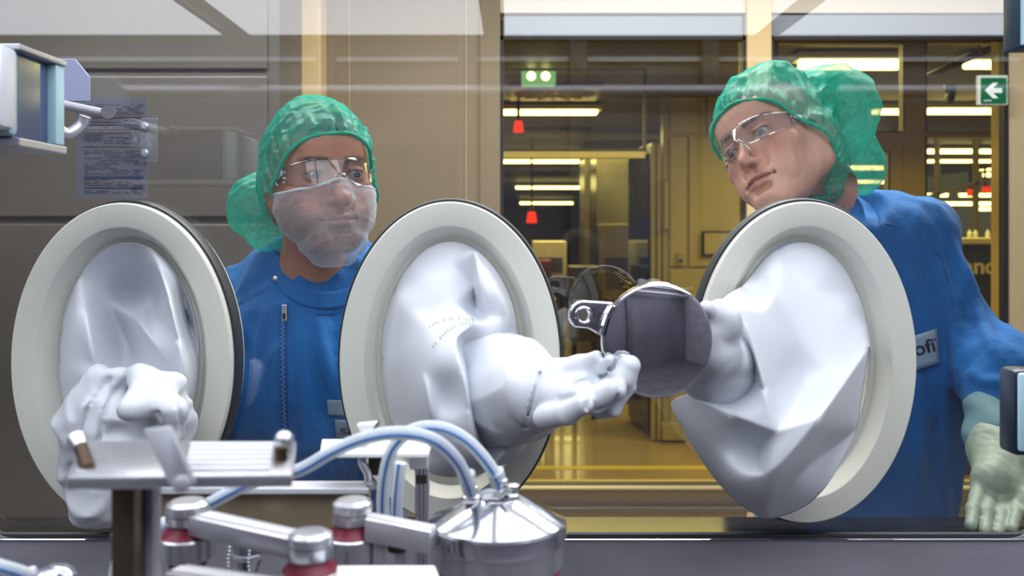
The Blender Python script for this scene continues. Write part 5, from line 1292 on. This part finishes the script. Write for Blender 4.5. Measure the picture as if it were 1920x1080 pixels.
# reflection of the blue box above it, built as a solid pale panel
pb = tag(MB().prism([P(40, 110, 1.10), P(140, 110, 1.10), P(167, 143, 1.10), P(167, 190, 1.10), P(40, 190, 1.10)], Vector((0, .004, 0)), .0008).build('reflected_box_panel', mat('lilac_reflection_tone', '8f96b4', .35)), 'pale lilac reflection of a box, built as a panel with a cut corner beside the latch', 'panel')
# printed sheet
doc = thing('printed_sheet', P(210, 370, 1.128), 'grey printed form with brown and blue bands taped to the window', 'document')
def pq(x0, x1, y0, y1, Y, th, name, m, par): return MB().box(P(x0, y1, Y), P(x1, y0, Y)+Vector((0, th, 0))).build(name, m, par)
DYY = 1.180
pq(143, 276, 184, 371, DYY, .0006, 'paper', mat('grey_paper', '70707c', .6), doc)
pl = MB(); rnd = random.Random(4)
y = 196
while y < 364:
    if not any(abs(y-b) < 4 for b in (220, 234, 249, 275, 332, 352)):
        x = 158
        while x < 266:
            w_ = rnd.choice((8, 14, 22, 34)); 
            if rnd.random() < .8: pl.box(P(x, y+1.1, DYY-.0004), P(min(x+w_, 268), y-.4, DYY-.0004)+Vector((0, .0003, 0)))
            x += w_+rnd.choice((2, 4, 9))
    y += 3.6
po = pl.build('printed_lines', mat('print_grey', '474756', .6), doc); po['kind'] = 'stuff'
for y_, hh, cc in ((220, 2.2, '5d4030'), (234, 1.2, '5d4030'), (249, 1.5, '6a4a38'), (275, 1.5, '6b5530'), (332, 5, '33456a'), (352, 1.6, '27324e')):
    pq(157, 268, y_-hh/2, y_+hh/2, DYY-.0008, .0004, 'coloured_band', mat('band_'+cc, cc, .6), doc)
pq(245, 268, 351, 354, DYY-.0012, .0003, 'dark_mark', mat('band_dark', '151a1c', .6), doc)
cs = thing('clear_holder', P(280, 300, 1.175), 'clear plastic holder with two studs over the right side of the printed form', 'holder')
pm = glass_mat('clear_plastic', (.9, .92, .95), f0=.08, haze=.12, hazecol=(.6, .62, .68))
MB().box(P(262, 303, 1.173), P(296, 222, 1.175)+Vector((0, .001, 0)), .0008).build('plate', pm, cs)
for y_ in (237, 287): MB().lathe(P(272, y_, 1.172), [(.005, 0), (.005, .003), (.003, .005)], axis=(0, -1, 0), n=20).build('stud', SATIN, cs, smooth=True)
# handles on the right edge
rt = thing('edge_bracket', P(1925, 50, .85), 'dark slate bracket with pale blue edge at the upper right corner', 'bracket')
MB().box(P(1912, 88, .85), P(1990, -60, .85)+Vector((0, .03, 0)), .002).build('body', mat('slate_blue', '33475c', .35, .3), rt, smooth=True)
MB().box(P(1917, 84, .845), P(1990, -60, .845)+Vector((0, .004, 0)), .001).build('pale_face', LB, rt)
rh2 = thing('navy_clamp', P(1925, 775, .85), 'dark blue rounded clamp with pale face at the lower right edge', 'clamp')
MB().box(P(1902, 856, .85), P(1990, 694, .85)+Vector((0, .03, 0)), .005).build('body', mat('navy_handle', '16283c', .35, .2), rh2, smooth=True)
MB().box(P(1912, 848, .845), P(1990, 700, .845)+Vector((0, .006, 0)), .003).build('pale_face', LB, rh2, smooth=True)
